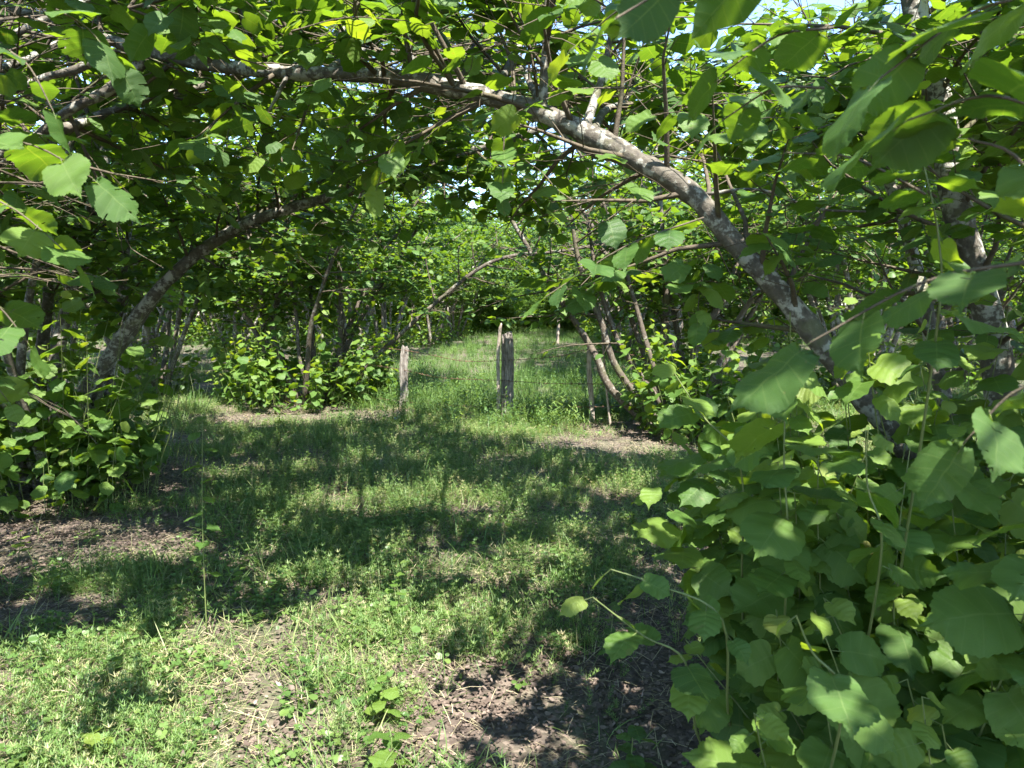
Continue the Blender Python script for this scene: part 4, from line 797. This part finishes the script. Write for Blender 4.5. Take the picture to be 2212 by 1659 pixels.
post(1096, 722, 10.0, 0.084, 0.0, M_post, lab='thick cracked weathered middle post')
post(1081, 700, 9.95, 0.024, -0.05, M_palestick, name='stake', lab='thin pale stick tied against the middle post', taper=0.8)
post(875, 752, 10.9, 0.058, -0.06, M_post, lab='dark leaning left post')
post(1273, 756, 9.7, 0.032, 0.05, M_palestick, lab='thin bark-covered right post')
def wire(pts):
    p = smooth_path([at(x, y, d) for x, y, d in pts], 10); S = Shape(); S.add(*tube_arrays(p - FO, 0.0038, 5)); L = np.concatenate([[0], np.cumsum(np.linalg.norm(np.diff(p, axis=0), axis=1))]); q = 0.06
    q2 = np.linspace(0, L[-1], int(L[-1] / 0.02)); c = np.stack([np.interp(q2, L, p[:, k]) for k in range(3)], -1); S.add(*tube_arrays(c - FO + 0.0035 * np.stack([0 * q2, np.cos(q2 * 90), np.sin(q2 * 90)], -1), 0.0026, 4))
    while q < L[-1]:
        c = np.array([np.interp(q, L, p[:, k]) for k in range(3)]) - FO
        for s_ in range(3): d = unit(fr.normal(size=3)) * 0.020; S.add(*tube_arrays(np.array([c - d, c + d]), 0.0026, 4))
        q += 0.11
    obj('wire', S.mesh('wire', M_wire), fence)
wire([(800, 748, 11.2), (875, 757, 10.85), (927, 766, 10.6), (1004, 780, 10.3), (1096, 778, 9.93), (1204, 770, 9.8), (1273, 755, 9.66), (1330, 760, 9.4), (1420, 778, 9.2)])
wire([(780, 785, 11.2), (875, 800, 10.84), (954, 816, 10.5), (1083, 822, 9.93), (1180, 828, 9.75), (1273, 829, 9.66), (1320, 830, 9.45), (1420, 828, 9.2)])
wire([(780, 855, 11.2), (875, 868, 10.84), (1000, 877, 10.3), (1096, 879, 9.93), (1273, 879, 9.66), (1420, 876, 9.2)])
def lone_stick(px0, py0, px1, py1, y, r0, mat, name, label):
    b = at(px0, py0, y); t = at(px1, py1, y); b[2] = -0.1; o = thing(name, (b[0], b[1], 0), label, 'stick' if name != 'fence_post' else 'post'); S = Shape()
    p = smooth_path([b, (b + t) / 2 + fr.normal(0, 0.012, 3), t], 6); S.add(*tube_arrays(p - np.array(o.location), r0 * np.linspace(1, 0.75, len(p)), 9, 0.06, fr)); obj('shaft', S.mesh('shaft', mat), o)
lone_stick(1322, 850, 1301, 725, 9.3, 0.017, M_palestick, 'bare_stick', 'thin bare stick leaning beside the right fence post')
lone_stick(1204, 735, 1207, 684, 29.0, 0.075, M_palestick, 'fence_post', 'pale lone post standing far up the grass lane')

# ------------------------------------------------------------------ single plants and scraps in the clearing
def herb(px, py, h, n, size, label, cat='plant', name='broadleaf_weed', tint=(0.5, 0.85), pair=True, droop=0.2, wide=1.0, mat=None, lean=(0, 0), first=0.35):
    b = on_ground(px, py); b[2] = float(ground_z(b[0], b[1])); rr = np.random.default_rng(int(px * 3 + py)); o = thing(name, b, label, cat)
    tip = np.array((rr.normal(0, 0.05) * h + lean[0], rr.normal(0, 0.05) * h + lean[1], h)); st = smooth_path([(0, 0, -0.02), tip * 0.5 + rr.normal(0, 0.01, 3), tip], 5); S = Shape(); S.add(*tube_arrays(st, np.linspace(0.0032, 0.0014, len(st)), 5)); obj('stem', S.mesh('stem', M_shoot), o)
    for k in range(n):
        q = first + (1 - first) * (k // 2 if pair else k) / max(1, ((n - 1) // 2 if pair else n - 1)); p = tip * q; a = (k // 2) * 1.57 + (k % 2) * pi + rr.normal(0, 0.25) if pair else k * 2.4 + rr.normal(0, 0.3)
        d = np.array((cos(a), sin(a), rr.uniform(-droop, 0.25))); s_ = size * rr.uniform(0.75, 1.15) * (1.1 - 0.3 * q); Fm = frames(d[None], (UP + 0.25 * rr.normal(size=3))[None])[0] * s_; Fm[:, 0] *= wide
        l = obj('leaf', SINGLE_MESH[int(rr.integers(len(SINGLE_MESH)))], o); M = Matrix.Identity(4)
        for i in range(3):
            for j in range(3): M[i][j] = Fm[i, j]
            M[i][3] = p[i] + 0.01 * d[i]
        l.matrix_basis = M; l['tint'] = float(rr.uniform(*tint))
herb(830, 1560, 0.16, 8, 0.075, 'nettle-like weed with toothed leaves beside the dark bare soil', tint=(0.55, 0.85), wide=0.75)
herb(205, 1650, 0.10, 3, 0.105, 'seedling with three broad glossy leaves at the bottom left', tint=(0.8, 0.93), wide=0.85, pair=False, first=0.8)
herb(856, 1350, 0.28, 9, 0.055, 'upright weed with round paired leaves in the middle of the clearing', tint=(0.4, 0.8))
herb(1366, 1690, 0.24, 7, 0.085, 'dark seedling with oval leaves at the foot of the foreground hazel', tint=(0.1, 0.4), wide=0.85)
herb(1320, 1440, 0.30, 8, 0.07, 'tall seedling with oval leaves left of the foreground hazel', tint=(0.1, 0.45), wide=0.8)
herb(850, 1680, 0.14, 6, 0.09, 'large-leaved seedling at the bottom edge left of bare soil', tint=(0.4, 0.75))
herb(525, 1330, 0.2, 8, 0.05, 'small leafy weed at the edge of the sunlit grass patch', tint=(0.5, 0.85))
herb(1120, 1480, 0.05, 5, 0.035, 'tiny rosette seedling alone on the bare soil', tint=(0.4, 0.7), pair=False, first=0.7)
herb(448, 1395, 1.05, 11, 0.085, 'slender hazel sapling standing alone in the shaded grass', 'sapling', 'hazel_sapling', (0.2, 0.6), False, 0.3, first=0.3)
herb(110, 1290, 0.22, 9, 0.05, 'leafy weed on the brown litter at the left edge', tint=(0.5, 0.85))
herb(35, 1210, 0.2, 7, 0.075, 'broad-leaved weed below the bush at the left edge', tint=(0.7, 0.9))
def spurge(px, py, h, n, label):
    b = on_ground(px, py); b[2] = 0; rr = np.random.default_rng(int(px)); o = thing('spurge_plant', b, label, 'plant'); St, Fl, Lf = Shape(), Shape(), Shape()
    for k in range(n):
        a = rr.uniform(0, 6.28); tip = np.array((cos(a) * 0.1 * rr.random(), sin(a) * 0.1 * rr.random(), h * rr.uniform(0.75, 1.05))); St.add(*tube_arrays(np.array([(0, 0, -0.02), tip * 0.5, tip]), [0.003, 0.0025, 0.0015], 4))
        for q in np.linspace(0.2, 0.9, 16): blade(Lf, rr, tip * q, 0.035, 0.008, q * 40 + k, 1.1, 0.2, rr.random(), 3)
        for j in range(7):
            a2 = j * 0.9; e = tip + np.array((cos(a2) * 0.035, sin(a2) * 0.035, 0.02 + rr.normal(0, 0.008)))
            for m in range(3): disc(Fl, rr, e + rr.normal(0, 0.006, 3), 0.010, UP + rr.normal(0, 0.3, 3), rr.uniform(0.5, 1))
    obj('stems', St.mesh('stems', M_shoot), o, 'stuff'); obj('leaves', Lf.mesh('leaves', M_herb), o, 'stuff'); obj('flower_heads', Fl.mesh('flower_heads', M_spurge), o, 'stuff')
spurge(598, 968, 0.36, 7, 'yellow-green flowering spurge in front of the left hazel clump')
spurge(990, 975, 0.45, 5, 'taller spurge growing in the weeds left of the middle post')
def grass_stalk(px, py, h, lean, label):
    b = on_ground(px, py); b[2] = 0; rr = np.random.default_rng(int(px + py)); o = thing('grass_stalk', b, label, 'grass'); tip = np.array((lean, rr.normal(0, 0.03), h)); S = Shape(); st = smooth_path([(0, 0, -0.01), (lean * 0.3, 0, h * 0.55), tip], 6); S.add(*tube_arrays(st, np.linspace(0.0018, 0.0008, len(st)), 4)); obj('stalk', S.mesh('stalk', M_tall), o)
    for q in (0.3, 0.55, 0.75): S = Shape(); a = rr.uniform(0, 6.28); p = st[int(q * (len(st) - 1))]; blade(S, rr, p, h * 0.4, 0.005, a, 0.5, 0.6, 0.6, 5); obj('blade', S.mesh('blade', M_tall), o)
    S = Shape()
    for q in np.linspace(0.78, 1, 14): p = np.array([np.interp(q, np.linspace(0, 1, len(st)), st[:, c]) for c in range(3)]); blade(S, rr, p, 0.022, 0.004, rr.uniform(0, 6.28), 0.7, 0.1, 0.9, 3)
    obj('seed_head', S.mesh('seed_head', M_tall), o)
for a in [(560, 1235, 0.32, 0.06, 'seeding grass stalk bent over in the shaded grass'), (405, 1290, 0.24, 0.10, 'grass stalk with drooping blade beside the lone sapling'), (1025, 1010, 0.4, -0.05, 'thin upright grass stalk in front of the middle fence post'), (920, 1120, 0.42, 0.0, 'tall single grass stalk in the middle of the shade'),
          (1075, 1180, 0.3, 0.08, 'short grass stalk beside the small sunlit patch'), (690, 1290, 0.2, 0.09, 'grass stalk leaning over the straw-covered soil')]: grass_stalk(*a)
def scrap(px, py, size, label):
    b = on_ground(px, py); b[2] = float(ground_z(b[0], b[1])) + 0.05; rr = np.random.default_rng(int(px)); n = 6; u = np.linspace(-1, 1, n); Xs, Ys = np.meshgrid(u, u); Zs = 0.35 * rr.normal(size=(n, n)) + 0.3 * Xs
    i = (np.arange(n - 1)[:, None] * n + np.arange(n - 1)[None]).ravel(); S = Shape(); S.add(np.stack([Xs, Ys * 0.7, Zs], -1).reshape(-1, 3) * size, np.stack([i, i + 1, i + n + 1, i + n], -1)); o = obj('plastic_scrap', S.mesh('plastic_scrap', M_plastic)); o.location = b; tag(o, label, 'litter')
scrap(1165, 912, 0.06, 'crumpled pale plastic scrap in the weeds right of the middle post')
scrap(858, 912, 0.045, 'small white plastic scrap in the grass left of the middle post')
print('triangles', sum(len(m.polygons) * 2 for m in bpy.data.meshes), 'objects', len(scene.objects))
